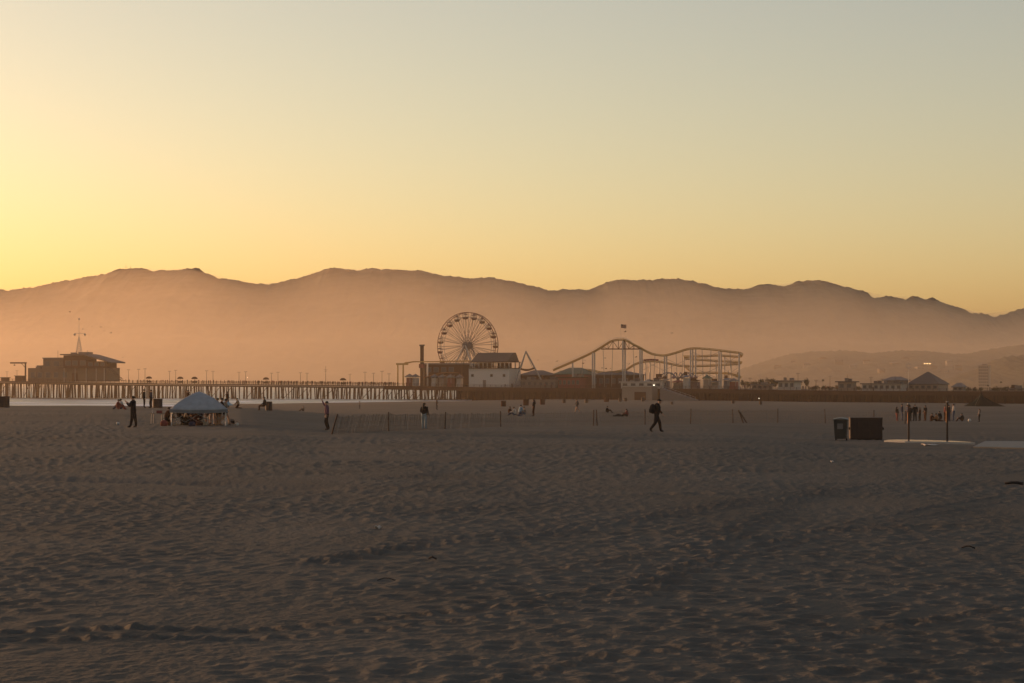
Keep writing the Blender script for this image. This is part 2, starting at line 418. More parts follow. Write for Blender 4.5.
HAZE_PROF = [(-450,42),(1300,45)]+[(y, 46) for y in (1899,1900,2000,2100,2300,2600,3000,3400,3800,4300,4800,5300,5900,6500,7200,8000,8700,9500,10200,10999,11001,11099,12100)]
HAZE_REL = [(1900,.42),(2600,.55),(3400,.66),(4300,.76),(5300,.84),(6500,.92),(7600,.975),(8600,1.006),(11000,1.006),(12100,1.006)]
HAZE_COL = (.98, .805, .62, 1); HAZE_D = 1.15e-4; HAZE_G = .5

# ------------------------------------------------------------------ light and camera
SUN_AZ, SUN_EL = R(-56), R(2.8)      # azimuth measured from straight ahead, minus is to the left
def build_world():
    sc = bpy.context.scene
    w = bpy.data.worlds.new('World'); sc.world = w; w.use_nodes = True; nt = w.node_tree
    sky = nt.nodes.new('ShaderNodeTexSky'); sky.sky_type = 'NISHITA'; sky.sun_disc = False
    sky.sun_elevation = SUN_EL; sky.sun_rotation = SUN_AZ
    sky.altitude = 0; sky.air_density = SKY_AIR; sky.dust_density = SKY_DUST; sky.ozone_density = SKY_OZ
    bg = nt.nodes['Background']; bg.inputs['Strength'].default_value = SKY_S
    mu = nt.nodes.new('ShaderNodeMix'); mu.data_type = 'RGBA'; mu.blend_type = 'MULTIPLY'; mu.inputs[0].default_value = 1
    mu.inputs[7].default_value = SKY_TINT
    nt.links.new(sky.outputs[0], mu.inputs[6]); veil = nt.nodes.new('ShaderNodeMix'); veil.data_type = 'RGBA'; veil.blend_type = 'ADD'; veil.inputs[0].default_value = 1
    veil.inputs[7].default_value = (.14, .10, .25, 1)       # thin even high veil over the whole sky
    nt.links.new(mu.outputs[2], veil.inputs[6]); nt.links.new(veil.outputs[2], bg.inputs['Color'])
    l = bpy.data.lights.new('sun', 'SUN'); l.energy = SUN_S; l.angle = R(.6); l.color = SUN_C
    o = bpy.data.objects.new('sun', l); C.objects.link(o)
    d = (math.sin(SUN_AZ)*math.cos(SUN_EL), math.cos(SUN_AZ)*math.cos(SUN_EL), math.sin(SUN_EL))
    from mathutils import Vector
    o.rotation_euler = Vector(d).to_track_quat('Z', 'Y').to_euler()
    cd = bpy.data.cameras.new('camera'); cd.sensor_width = 36; cd.lens = F*36/W0; cd.clip_end = 30000; cd.clip_start = .5
    cd.shift_y = (HORY-H0/2)/W0
    co = bpy.data.objects.new('camera', cd); C.objects.link(co); co.location = (0, 0, HC); co.rotation_euler = (R(90), 0, 0)
    sc.camera = co
    vs = sc.view_settings; vs.view_transform = 'Standard'; vs.look = 'None'; vs.exposure = EXPO; vs.gamma = 1
    sc.cycles.volume_bounces = 1; sc.cycles.use_denoising = True; sc.cycles.max_bounces = 6
    sc.cycles.volume_step_rate = 1; sc.render.film_transparent = False
SKY_AIR, SKY_DUST, SKY_OZ, SKY_S, SKY_TINT = .9, 1.6, .5, .118, (1.21, 1.125, 1.06, 1)
SUN_S, SUN_C, EXPO = 2.3, (1, .53, .27), 1.0
# ------------------------------------------------------------------ shared materials
M = {}
def make_mats():
    D = dict(weathered=((.12,.085,.06), .8), 
        pile=((.036,.017,.012), .9), timber=((.048,.03,.023), .9), deckwood=((.045,.03,.022), .9),
        white=((.36,.33,.30), .6), cream=((.24,.19,.155), .7), grey=((.135,.125,.12), .8), dgrey=((.065,.06,.06), .7),
        slate=((.065,.06,.058), .8), green=((.07,.10,.065), .7), red=((.17,.035,.03), .6), brown=((.062,.03,.02), .8),
        yellow=((.40,.25,.08), .5), orange=((.32,.14,.05), .6), blue=((.09,.11,.14), .6), steel=((.25,.24,.23), .45),
        dark=((.03,.028,.028), .8), glass=((.06,.07,.08), .12), pink=((.22,.14,.14), .7), whitep=((.46,.43,.40), .5),
        leaf=((.03,.034,.018), .9), bark=((.09,.065,.045), .9), skin=((.32,.19,.13), .6), hair=((.025,.018,.014), .7),
        black=((.018,.018,.02), .8), navy=((.03,.035,.06), .85), denim=((.05,.07,.12), .85), purple=((.10,.045,.07), .85),
        lblue=((.20,.28,.34), .8), lightc=((.36,.33,.30), .85), redc=((.16,.035,.03), .8), tan=((.2,.15,.11), .85), teal=((.010,.014,.014), .95),
        canopy=((.25,.265,.285), .8), bin=((.025,.027,.025), .6), binlid=((.06,.065,.06), .5), oil=((.045,.028,.022), .7), concrete=((.10,.095,.085), .6),
        slatw=((.13,.10,.075), .9), shoe=((.03,.03,.03), .7), gond=((.12,.04,.03), .6), gondy=((.16,.08,.035), .6))
    for k, (c, r) in D.items(): M[k] = mat(k, c, r, spec=0.0 if k in ('teal', 'black', 'dark', 'leaf', 'navy', 'pile', 'brown') else .3)
    M['lamp'] = mat('lamp_glow', (.8,.75,.6), emit=(1,.85,.6), emit_s=2.2)
    M['glintwin'] = mat('window_glint', (.8,.6,.3), emit=(1,.6,.25), emit_s=1.1)  # emission stands in for sun glints off hillside window panes
    M['steel'].node_tree.nodes['Principled BSDF'].inputs['Metallic'].default_value = .4

# ------------------------------------------------------------------ pier frame: u runs along the pier towards land, n away from the camera
PA = (-.256*890, 890.0); PB = (.256*700, 700.0)
_L = math.hypot(PB[0]-PA[0], PB[1]-PA[1]); PU = ((PB[0]-PA[0])/_L, (PB[1]-PA[1])/_L); PN = (-PU[1], PU[0])
PROT = math.atan2(PU[1], PU[0])
DECK = [(-60,380.5),(0,381),(110,383),(270,384.5),(400,386),(520,388),(700,389),(850,391),(1024,391.5),(1100,391.5)]
def pp(px, w=0.0):
    """world x, y where the sight line through column px crosses the line w metres behind the pier's near edge"""
    t = (px-512)/F; ox, oy = PA[0]+PN[0]*w, PA[1]+PN[1]*w
    # (ox+s*ux) = t*(oy+s*uy)
    s = (t*oy-ox)/(PU[0]-t*PU[1]); return ox+PU[0]*s, oy+PU[1]*s
def along(px, w=0.0):
    x, y = pp(px, w); return (x-PA[0])*PU[0]+(y-PA[1])*PU[1]
def uw(s, w): return PA[0]+PU[0]*s+PN[0]*w, PA[1]+PU[1]*s+PN[1]*w
_ds = [along(px) for px, _ in DECK]; _dz = [HC+(HORY-py)/F*pp(px)[1] for px, py in DECK]
def deck_z(s): return float(np.interp(s, _ds, _dz))
def zz(py, Y): return HC+(HORY-py)/F*Y
def local(x, y):
    """world xy -> pier coordinates (s, w)"""
    return (x-PA[0])*PU[0]+(y-PA[1])*PU[1], (x-PA[0])*PN[0]+(y-PA[1])*PN[1]
def width_at(s):
    a = along(384); b = along(745)
    if s < along(122): return 26
    if s < a: return 11
    if s < b: return 80
    return 46

def build_pier():
    root = thing('pier', 'long timber pleasure pier on rows of piles stretching across the whole beach', 'pier', (0,0,0))
    s0, s1 = along(-60), along(1100)
    knots = [s0, along(122), along(122)+.02, along(384), along(384)+.02, along(745), along(745)+.02, s1]
    ss = sorted(set(knots+[s0+k*12 for k in range(int((s1-s0)/12))]))
    d = MB(); th = .45
    for a, b in zip(ss[:-1], ss[1:]):
        if b-a < .05: continue
        w = width_at((a+b)/2); za, zb = deck_z(a), deck_z(b)
        P4 = [uw(a,0), uw(b,0), uw(b,w), uw(a,w)]; z4 = [za, zb, zb, za]
        vs = [(p[0], p[1], z-th) for p, z in zip(P4, z4)]+[(p[0], p[1], z) for p, z in zip(P4, z4)]
        d.raw(vs, [(3,2,1,0),(4,5,6,7),(0,1,5,4),(1,2,6,5),(2,3,7,6),(3,0,4,7)])
    d.build('deck', M['deckwood'], root)
    # stringers and pile caps under the deck
    b = MB()
    for w in (.4, 3.7, 7.0, 10.2):
        for a, c in zip(ss[:-1], ss[1:]):
            if c-a < .05: continue
            p, q = uw(a, w), uw(c, w)
            b.bar((p[0], p[1], deck_z(a)-.8), (q[0], q[1], deck_z(c)-.8), .28, 4)
    b.build('stringer_beam', M['timber'], root)
    # piles
    rest = MB(); caps = MB(); n_ind = 0; rng = random.Random(3)
    s = s0+1
    k = 0
    end_b, end_m = along(122), along(384)
    pilem = None
    while s < s1-1:
        w = width_at(s)
        if s < end_b: step = 3.4; rows = [.5, 5, 10, 15, 20, 25]
        elif s < end_m: step = (1.5 if k % 2 else 4.6); rows = [.5, 3.8, 7.2, 10.4]
        else: step = 3.3; rows = [.5, 5, 10, 17, 25, 34, 44]
        step *= rng.uniform(.85, 1.15)
        zt = deck_z(s)-.9
        p, q = uw(s, .2), uw(s, min(w, 45)-.2)
        caps.bar((p[0], p[1], zt-.1), (q[0], q[1], zt-.1), .26, 4)
        for ri, r in enumerate(rows):
            x, y = uw(s+rng.uniform(-.3, .3), r); zb = min(SEA, gz(x, y))-1.0
            lean = rng.gauss(0, .38); rr = rng.uniform(.15, .30)
            tgt = rest
            if ri == 0 and n_ind < 99 and (s < end_m) and (s > along(-4)) and (s > end_b or k % 2 == 0):
                tgt = MB()
            tgt.bar((x+lean, y, zb), (x, y, zt), rr*1.15, 7, r2=rr)
            if tgt is not rest: tgt.build('pile', M['pile'], root); n_ind += 1
        if rng.random() < .3 or (s > end_m and rng.random() < .5):
            x, y = uw(s, .5); x2, y2 = uw(s+step, .5); zb = max(SEA, gz(x, y))+.3
            rest.bar((x, y, zb), (x2, y2, zt-.3), .12, 4)
        s += step; k += 1
    ro = rest.build('piles', M['pile'], root); ro['kind'] = 'stuff'
    caps.build('pile_caps', M['timber'], root)
    # railing on the near edge, and on the far edge of the narrow part
    for w, sa, sb in ((.15, s0, s1), (10.8, end_b, end_m)):
        r = MB(); s = sa
        while s < sb:
            x, y = uw(s, w); z = deck_z(s)+.002; r.box(x-.06, x+.06, y-.06, y+.06, z, z+1.1); s += 2.4
        for h in (.4, .75, 1.1):
            s = sa
            while s < sb-.1:
                e = min(s+12, sb); p, q = uw(s, w), uw(e, w); r.bar((p[0], p[1], deck_z(s)+h), (q[0], q[1], deck_z(e)+h), .05, 4); s = e
        r.build('railing', M['pile'], root)
    # shade wall: brown sheet added to darken the gaps beneath the wide landward deck
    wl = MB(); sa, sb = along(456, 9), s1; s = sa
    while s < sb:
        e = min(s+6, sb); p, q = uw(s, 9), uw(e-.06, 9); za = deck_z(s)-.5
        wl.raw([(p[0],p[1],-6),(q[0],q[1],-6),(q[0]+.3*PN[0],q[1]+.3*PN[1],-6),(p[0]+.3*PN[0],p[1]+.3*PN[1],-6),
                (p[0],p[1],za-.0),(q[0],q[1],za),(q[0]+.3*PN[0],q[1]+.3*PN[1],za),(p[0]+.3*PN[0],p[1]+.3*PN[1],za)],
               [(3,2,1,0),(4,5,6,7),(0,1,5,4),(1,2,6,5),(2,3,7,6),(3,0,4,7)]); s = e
    wl.build('shade_wall', M['brown'], root)
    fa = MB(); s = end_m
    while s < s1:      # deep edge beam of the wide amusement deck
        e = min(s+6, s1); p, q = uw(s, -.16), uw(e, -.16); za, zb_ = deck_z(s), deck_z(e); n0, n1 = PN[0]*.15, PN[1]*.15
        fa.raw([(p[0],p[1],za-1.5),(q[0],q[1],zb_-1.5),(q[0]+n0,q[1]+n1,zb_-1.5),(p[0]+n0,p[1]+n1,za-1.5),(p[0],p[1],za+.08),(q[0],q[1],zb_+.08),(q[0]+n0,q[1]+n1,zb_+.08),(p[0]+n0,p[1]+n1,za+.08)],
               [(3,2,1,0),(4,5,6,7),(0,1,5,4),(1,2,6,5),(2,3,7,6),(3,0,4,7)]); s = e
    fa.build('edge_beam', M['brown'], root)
    return root

# local frame for a thing standing on the pier: origin at (px, w), x axis along the pier, y axis away
class Spot:
    def __init__(s, px, w, rot=None):
        s.x, s.y = pp(px, w); s.s = along(px, w); s.z = deck_z(s.s); s.w = w
        s.rot = PROT if rot is None else rot
        s.k = s.y/F       # metres per pixel here
        s.px = px
    def h(s, py): return zz(py, s.y)-s.z       # height above the deck of a pixel row
    def dx(s, px):
        """local x of column px on the plane through the spot, along the local x axis"""
        t = (px-512)/F; ca, sa = math.cos(s.rot), math.sin(s.rot)
        return (t*s.y-s.x)/(ca-t*sa)
    def loc(s): return (s.x, s.y, s.z)

def windows(root, rects, y, m='glass', fm='grey', sub=True):
    """recess-look windows: frame proud of the wall, pane inside it"""
    for x0, x1, z0, z1 in rects:
        f = MB(); t = .12
        f.box(x0-t, x1+t, y-.08, y-.003, z0-t, z0); f.box(x0-t, x1+t, y-.08, y-.003, z1, z1+t)
        f.box(x0-t, x0, y-.08, y-.003, z0, z1); f.box(x1, x1+t, y-.08, y-.003, z0, z1)
        fo = f.build('window', M[fm], root)
        MB().box(x0, x1, y-.04, y-.004, z0, z1).build('pane', M[m], fo)

def hip(mb, x0, x1, y0, y1, z0, z1, ridge=0.0, mi=0, eave=.25):
    cx, cy = (x0+x1)/2, (y0+y1)/2
    vs = [(x0,y0,z0),(x1,y0,z0),(x1,y1,z0),(x0,y1,z0),(x0,y0,z0+eave),(x1,y0,z0+eave),(x1,y1,z0+eave),(x0,y1,z0+eave),(cx-ridge,cy,z1),(cx+ridge,cy,z1)]
    mb.raw(vs, [(3,2,1,0),(0,1,5,4),(1,2,6,5),(2,3,7,6),(3,0,4,7),(4,5,9,8),(5,6,9),(6,7,8,9),(7,4,8)], mi)
    return mb

def build_harbour():
    # two-storey restaurant at the seaward end
    s = Spot(41, 3); D = lambda px: s.dx(px); H = s.h
    r = thing('pier_end_building', 'two storey restaurant building with overhanging roof at the seaward end of the pier', 'building', s.loc(), s.rot)
    MB().box(D(28), D(106), 0, 10, 0, H(368)).build('lower_wall', M['weathered'], r)
    MB().box(D(41), D(62), 1.5, 9, H(368), H(358.6)).build('upper_wall', M['weathered'], r)
    MB().box(D(62), D(84.0), 1.0, 9, H(368), H(355.6)).build('upper_wall', M['brown'], r)
    MB().box(D(84)+.003, D(105.0), 1.0, 8.5, H(368), H(361.6)).build('upper_wall', M['brown'], r)
    b = MB(); b.box(D(40.5), D(62.2), 1.2, 9.3, H(358.6)+.01, H(357.6))
    z1, z2 = H(355), H(361.8)
    b.build('roof', M['grey'], r)
    b = MB()   # main roof: flat, then falling away over the right-hand terrace
    def rf(u, v):
        x = D(61)+(D(112)-D(61))*u; z = H(354.2) if u < .45 else H(354.2)+(H(362.4)-H(354.2))*(u-.45)/.55
        return (x, -.8+10.5*v, z)
    b.sheet(rf, 12, 2, .5); b.build('roof', M['dgrey'], r)
    MB().box(D(74), D(83), 3, 7, H(354.2)+.01, H(352.2)).build('roof_plant', M['grey'], r)
    k = MB(); k.box(D(60), D(108), -1.6, .99, H(368.4), H(367.8))
    x = D(60)
    while x < D(108):
        k.box(x, x+.1, -1.55, -1.45, H(367.8), H(367.8)+1.0); x += 1.6
    k.box(D(60), D(108), -1.57, -1.43, H(367.8)+1.0, H(367.8)+1.1); k.build('balcony', M['timber'], r)
    for px in (66, 77, 88, 98, 106): MB().bar((D(px), -1.3, 0), (D(px), -1.3, H(368.4)), .14, 6).build('balcony_post', M['white'], r)
    windows(r, [(D(64), D(69), H(365.5), H(361)), (D(71), D(76), H(365.5), H(361)), (D(79), D(84), H(365.5), H(361)),
                (D(87), D(91), H(366), H(363)), (D(93.5), D(97), H(366), H(363)), (D(99.5), D(103), H(366), H(363))], 1.0)
    windows(r, [(D(43), D(47), H(366), H(361.5)), (D(52), D(57), H(366), H(361.5))], 1.5)
    windows(r, [(D(a), D(a+4), H(377.5), H(372.5)) for a in (31, 38, 46, 54, 63)], 0.0)
    MB().box(D(72), D(78), -.1, -.002, 0, H(373)).build('door', M['brown'], r)
    for a, c in ((30, 33), (36, 41)): MB().box(D(a), D(c), 4, 8, H(368)+.01, H(366.4)).build('roof_vent', M['grey'], r)
    st = MB()   # outside stair on the landward side
    n = 9
    for i in range(n):
        x0 = D(108.5)+(D(122)-D(108.5))*i/n; z = H(368.8)*(1-i/n)
        st.box(x0, x0+(D(122)-D(108.5))/n, .2, 2.0, z-.25, z)
    st.bar((D(108.5), .1, H(368.8)+1), (D(122), .1, 1.2), .07, 4); st.bar((D(108.5), .1, H(368.8)-.3), (D(122), .1, .1), .12, 4)
    st.build('stair', M['timber'], r)
    # low sheds, tank and signs that break up the outline
    for px0, px1, top, w, mt, lab in ((15, 22, 375.5, 4, 'brown', 'small dark shed under the jib of the boat hoist'), (1, 6, 377.2, 3, 'brown', 'tiny dark shed at the far left end of the pier'), (32, 36.5, 365.2, 5, 'grey', None), (66, 71, 352.6, 5, 'grey', None)):
        s5 = Spot(px0, w)
        if lab:
            r5 = thing('pier_shed', lab, 'shed', s5.loc(), s5.rot); W5 = s5.dx(px1)
            MB().box(0, W5, 0, 2.5, 0, s5.h(top)-.3).build('wall', M[mt], r5); MB().box(-.3, W5+.3, -.3, 2.8, s5.h(top)-.298, s5.h(top)).build('roof', M['dgrey'], r5)
        else:
            MB().box(D(px0), D(px1), 3.2, 4.6, H(top+2.2 if px0 < 40 else 354.2)-.1, H(top)).build('roof_box', M[mt], r)
    for k, px in enumerate((50.5, 69, 80)):
        m5 = MB(); m5.bar((D(px), 5.2, H(358.6 if px < 60 else 354.2)), (D(px), 5.2, H(350.5)), .07, 5); m5.build('aerial', M['dark'], r)
    # lattice mast on the roof
    s2 = Spot(79, 10); r2 = thing('roof_mast', 'tapering lattice mast with crossarm and globes on the roof of the pier end building', 'mast', (s2.x, s2.y, s2.z+s2.h(352.2)+.02), 0)
    q = s2.k; z0 = 0; zt = (352.2-337)*q
    m = MB(); w = 2.6*q
    for sx in (-1, 1):
        for sy in (-1, 1): m.bar((sx*w, sy*w, 0), (sx*.3*q, sy*.3*q, zt), .09, 5)
    for i in range(7):
        a = i/7; c = (i+1)/7; wa = w*(1-a)+.3*q*a; wc = w*(1-c)+.3*q*c
        for sy in (-1, 1):
            m.bar((-wa, sy*wa, zt*a), (wc, sy*wc, zt*c), .05, 4); m.bar((wa, sy*wa, zt*a), (-wc, sy*wc, zt*c), .05, 4)
    m.build('lattice', M['white'], r2)
    MB().bar((0,0,zt-.3), (0,0,(352.2-320)*q), .13, 6, r2=.08).build('pole', M['white'], r2)
    MB().bar((-4.6*q,0,(352.2-333.5)*q), (6.2*q,0,(352.2-333.5)*q), .08, 5).build('crossarm', M['steel'], r2)
    for x in (-4.4*q, 5.9*q): MB().ball((x, 0, (352.2-334.6)*q), .5, nu=10, nv=6).build('globe', M['steel'], r2)
    MB().ball((0, 0, (352.2-319)*q), .42, nu=8, nv=6).build('finial', M['steel'], r2)
    # boat hoist
    s3 = Spot(25.5, 2); r3 = thing('boat_hoist', 'boat hoist with a long jib left of the pier end building', 'hoist', s3.loc(), 0); q = s3.k
    MB().box(-.3, .3, -.3, .3, 0, s3.h(363)).build('post', M['timber'], r3)
    MB().taper(-15.5*q, 1.3*q, -.22, .22, s3.h(363.6), s3.h(362.2), .96).build('jib', M['timber'], r3)
    j = MB(); j.bar((0,0,s3.h(368)), (-4*q,0,s3.h(363.4)), .12, 5); j.build('brace', M['timber'], r3)
    h = MB(); h.bar((-11*q,0,s3.h(363.5)), (-11*q,0,s3.h(365)), .05, 4); h.box(-11*q-.35, -11*q+.35, -.2, .2, s3.h(365.6), s3.h(364.7)); h.build('hook_block', M['dark'], r3)

def build_wheel():
    s = Spot(467.6, 26); q = s.k; ang = R(-27)
    RAD = 33*q; hz = s.h(345.5)
    r = thing('ferris_wheel', 'tall open ferris wheel with hanging gondolas rising over the pier', 'ferris wheel', s.loc(), ang)
    def ring(rad, y, t, n=64):
        m = MB(); m.tube([(rad*math.cos(2*math.pi*i/n), y, hz+rad*math.sin(2*math.pi*i/n)) for i in range(n+1)], t, 6); return m
    for y in (-1.1, 1.1):
        ring(RAD, y, .15).build('rim', M['gond'], r, smooth=True)
        ring(RAD-4.6*q, y, .10).build('inner_rim', M['steel'], r, smooth=True)
    N = 20
    for i in range(N):
        tie = MB(); a = 2*math.pi*i/N+.08; c, d = math.cos(a), math.sin(a)
        tie.bar((RAD*c, -1.1, hz+RAD*d), (RAD*c, 1.1, hz+RAD*d), .09, 5)
        for y in (-1.1, 1.1): tie.bar((RAD*c, y, hz+RAD*d), ((RAD-4.6*q)*c, y, hz+(RAD-4.6*q)*d), .08, 4)
        tie.build('cross_tie', M['steel'], r)
    for i in range(N):
        a = 2*math.pi*i/N+.08; sp = MB()
        for y in (-1, 1):
            for da in (-.055, .055):
                sp.bar((.9*math.cos(a), y*1.6, hz+.9*math.sin(a)), ((RAD-.1)*math.cos(a+da), y*1.1, hz+(RAD-.1)*math.sin(a+da)), .085, 4)
        sp.build('spoke', M['grey'], r)
    h = MB(); h.bar((0,-2.6,hz), (0,2.6,hz), .8, 14); h.bar((0,-1.9,hz), (0,-1.7,hz), 1.5, 18); h.bar((0,1.7,hz), (0,1.9,hz), 1.5, 18)
    h.build('hub', M['grey'], r)
    gm = MB()   # gondola: round tub, two posts and a canopy
    nu = 12; prof = [(.25,-.95),(.72,-.85),(.95,-.55),(1.0,-.1),(.93,-.1)]
    vs = [(a*math.cos(2*math.pi*k/nu), a*math.sin(2*math.pi*k/nu), z) for a, z in prof for k in range(nu)]
    gm.raw(vs, [(j*nu+k, j*nu+(k+1) % nu, (j+1)*nu+(k+1) % nu, (j+1)*nu+k) for j in range(4) for k in range(nu)]+[tuple(range(nu-1,-1,-1))])
    tub = gm.mesh('gondola', [M['gond']]); tub2 = gm.mesh('gondola', [M['gondy']])
    gp = MB(); gp.bar((0,0,-.8), (0,0,1.15), .07, 5)
    for k in range(4): gp.bar((.9*math.cos(k*1.57+.78), .9*math.sin(k*1.57+.78), -.15), (0, 0, 1.05), .04, 4)
    post = gp.mesh('gondola_post', [M['steel']])
    cn = MB(); cn.raw([(1.05*math.cos(2*math.pi*k/nu), 1.05*math.sin(2*math.pi*k/nu), .62) for k in range(nu)]+[(0,0,1.15)], [(k,(k+1) % nu,nu) for k in range(nu)]+[tuple(range(nu-1,-1,-1))])
    can = cn.mesh('gondola_canopy', [M['gond']]); can2 = cn.mesh('gondola_canopy', [M['gondy']])
    for i in range(N):
        a = 2*math.pi*i/N+.08; rr = RAD-1.4*q
        g = bpy.data.objects.new('gondola', tub if i % 3 else tub2); C.objects.link(g); g.parent = r; g.scale = (1.2,)*3
        g.location = (rr*math.cos(a), 0, hz+rr*math.sin(a)-1.1)
        for nm, me in (('gondola_post', post), ('gondola_canopy', can if i % 3 else can2)):
            o = bpy.data.objects.new(nm, me); C.objects.link(o); o.parent = g
    for y in (-3.2, 3.2):
        for x in (-1, 1):
            MB().bar((x*.3, y*.75, hz), (x*(9.5 if x < 0 else 8)*.9, y*1.3, 0), .34, 8, r2=.4).build('support_leg', M['white'], r)
    MB().box(-9, 9, -5.5, 5.5, 0.01, .9).build('platform', M['timber'], r)
    return r

def build_midway():
    # elevated coaster-like steel frame and drop tower left of the wheel
    s = Spot(397.5, 6); D, H = s.dx, s.h
    r = thing('steel_ride_frame', 'elevated yellow steel ride track on posts left of the ferris wheel', 'ride', s.loc(), s.rot)
    for px in (397.7, 403.2, 427.6): MB().bar((D(px), 0, 0), (D(px), 0, H(363.2)), .32, 8).build('post', M['yellow' if px < 420 else 'whitep'], r)
    MB().box(D(396.5), D(408), -.4, .4, H(365), H(363.2)).build('beam', M['yellow'], r)
    t = MB(); t.tube([(D(403), 1.2, H(363)), (D(412), 1.2, H(361.6)), (D(430), 1.2, H(361.8)), (D(455), 1.2, H(361.3)), (D(470), 1.2, H(361.2))], .22, 6)
    t.tube([(D(403), 2.4, H(363)), (D(412), 2.4, H(361.6)), (D(430), 2.4, H(361.8)), (D(455), 2.4, H(361.3)), (D(470), 2.4, H(361.2))], .22, 6)
    for px in range(404, 470, 3): t.box(D(px), D(px)+.2, 1.2, 2.4, H(362)-.15, H(362)+.05)
    t.build('track', M['yellow'], r)
    s = Spot(422, 12); D, H = s.dx, s.h
    r = thing('drop_tower', 'slim square drop tower with a wider cap left of the ferris wheel', 'ride tower', s.loc(), s.rot); q = s.k
    MB().box(-1.3*q, 1.3*q, -.6, .6, 0, H(346)).build('shaft', M['brown'], r)
    MB().box(-1.9*q, 1.9*q, -.9, .9, H(346), H(344.6)).build('cap', M['dgrey'], r)
    c = MB(); c.box(-2.2*q, -1.4*q, -.9, .9, H(368), H(364)); c.box(1.4*q, 2.2*q, -.9, .9, H(368), H(364)); c.box(-2.2*q, 2.2*q, -1.0, -.62, H(368), H(364)); c.build('carriage', M['red'], r)
    # brown arcade hall behind
    s = Spot(424, 16); D, H = s.dx, s.h
    r = thing('arcade_hall', 'long low brown hall between the drop tower and the ferris wheel', 'building', s.loc(), s.rot)
    MB().box(D(424), D(462), 0, 18, 0, H(364.6)).build('wall', M['brown'], r)
    MB().box(D(423), D(463), -.6, 18.6, H(364.6)+.002, H(363.2)).build('roof', M['grey'], r)
    windows(r, [(D(a), D(a+4.5), H(372), H(367.5)) for a in (426.5, 434, 441.5, 449)], 0)
    # orange canopy
    s = Spot(426, 5); D, H = s.dx, s.h
    r = thing('slide_canopy', 'orange sloping canopy on thin posts in front of the brown hall', 'canopy', s.loc(), s.rot)
    MB().sheet(lambda u, v: (D(425+31*u), -1+5*v, H(377.3-5.2*math.sin(u*1.9)+.6*v)), 10, 3, .18).build('canopy_top', M['orange'], r)
    for px in (427, 436, 445, 454): MB().bar((D(px), 0, 0), (D(px), 0, H(375)), .1, 5).build('post', M['white'], r)
    # small food stalls, left of the wheel
    for i, (px, col, wd) in enumerate([(408, 'red', 5), (414, 'white', 4), (433, 'white', 4), (441, 'cream', 5), (449, 'red', 5), (458, 'white', 4)]):
        booth(px, 1.8+(i % 2), wd, ['red and brown', 'small white', 'white', 'cream', 'dark red', 'white'][i]+' snack booth '+
              ['under the left end of the yellow ride track', 'just left of the drop tower', 'between the drop tower and the orange canopy', 'under the orange canopy', 'at the right end of the orange canopy', "beside the ferris wheel's left leg"][i], col, 5.0, 'snack booths left of the ferris wheel')
    # white building with open upper floor and slate roof
    s = Spot(469, 2.5); D, H = s.dx, s.h
    r = thing('white_pavilion', 'white two level pavilion with open upper terrace and sloping slate roof', 'building', s.loc(), s.rot)
    MB().box(D(468.8), D(509), 0, 11, 0, H(368.6)).build('wall', M['whitep'], r)
    MB().box(D(468.2), D(509.6), -.5, 11.3, H(368.6)+.002, H(368.0)).build('floor_slab', M['timber'], r)
    for px in [470+i*4.3 for i in range(10)]:
        MB().box(D(px)-.18, D(px)+.18, 0, .36, H(368.0)+.002, H(362.4)).build('post', M['white'], r)
        MB().box(D(px)-.18, D(px)+.18, 10, 10.36, H(368.0)+.002, H(362.4)).build('post', M['white'], r)
    m = MB(); m.box(D(468.8), D(509), -.3, -.2, H(366.4), H(366.1))
    for i in range(40): x = D(468.8)+(D(509)-D(468.8))*i/39; m.box(x-.04, x+.04, -.3, -.2, H(368), H(366.4))
    m.build('railing', M['timber'], r)
    m = MB(); m.box(D(474), D(482), 5, 9, H(368)+.01, H(363)); m.box(D(492), D(502), 5, 9, H(368)+.01, H(363)); m.build('bar_counter', M['brown'], r)
    MB().box(D(469), D(509.5), -.9, 10.8, H(362.4)+.002, H(361.7)).build('eave', M['timber'], r)
    v = []
    xa, xb, xc, xd = D(471.5), D(508), D(473.5), D(509.5)
    vs = [(xa,-.6,H(361.7)+.01),(xb,-.6,H(361.7)+.01),(xb,10.5,H(361.7)+.01),(xa,10.5,H(361.7)+.01),(xc,4.0,H(352.8)),(xd,4.0,H(352.8)),(xd,6,H(352.8)),(xc,6,H(352.8))]
    MB().raw(vs, [(3,2,1,0),(4,5,6,7),(0,1,5,4),(1,2,6,5),(2,3,7,6),(3,0,4,7)]).build('roof', M['slate'], r)
    windows(r, [(D(px), D(px)+.9, H(376.6), H(374.4)) for px in (471.5, 490.5, 503)], 0, 'dark', 'grey')
    MB().box(D(483), D(486), -.12, -.003, 0, H(380)).build('door', M['grey'], r)
    # swinging ship
    s = Spot(527.5, 8); D, H = s.dx, s.h; q = s.k
    r = thing('swing_ride', 'swing ride with a steep A shaped steel frame right of the white pavilion', 'ride', s.loc(), 0)
    for y in (-2.2, 2.2):
        for x in (-14*q, 18*q): MB().bar((x, y, H(372)*0), (-1.6*q, y*.6, H(351.4)), .3, 8).build('frame_leg', M['steel'], r)
    MB().bar((-1.6*q,-1.6,H(351.8)), (-1.6*q,1.6,H(351.8)), .35, 8).build('axle', M['steel'], r)
    b = MB(); n = 10
    def hull(u, v):
        t = (u-.5)*2; return (-.8*q+t*3.2, (v-.5)*2.2*(1-.6*t*t), H(369)+.9*t*t)
    b.sheet(hull, 12, 4, .8); b.build('ship', M['brown'], r)
    b = MB()
    for y in (-.6, .6):
        for x in (-2.4, 2.0): b.bar((x, y, H(368)), (-1.6*q, y, H(352.4)), .08, 5)
    b.build('swing_arm', M['steel'], r)

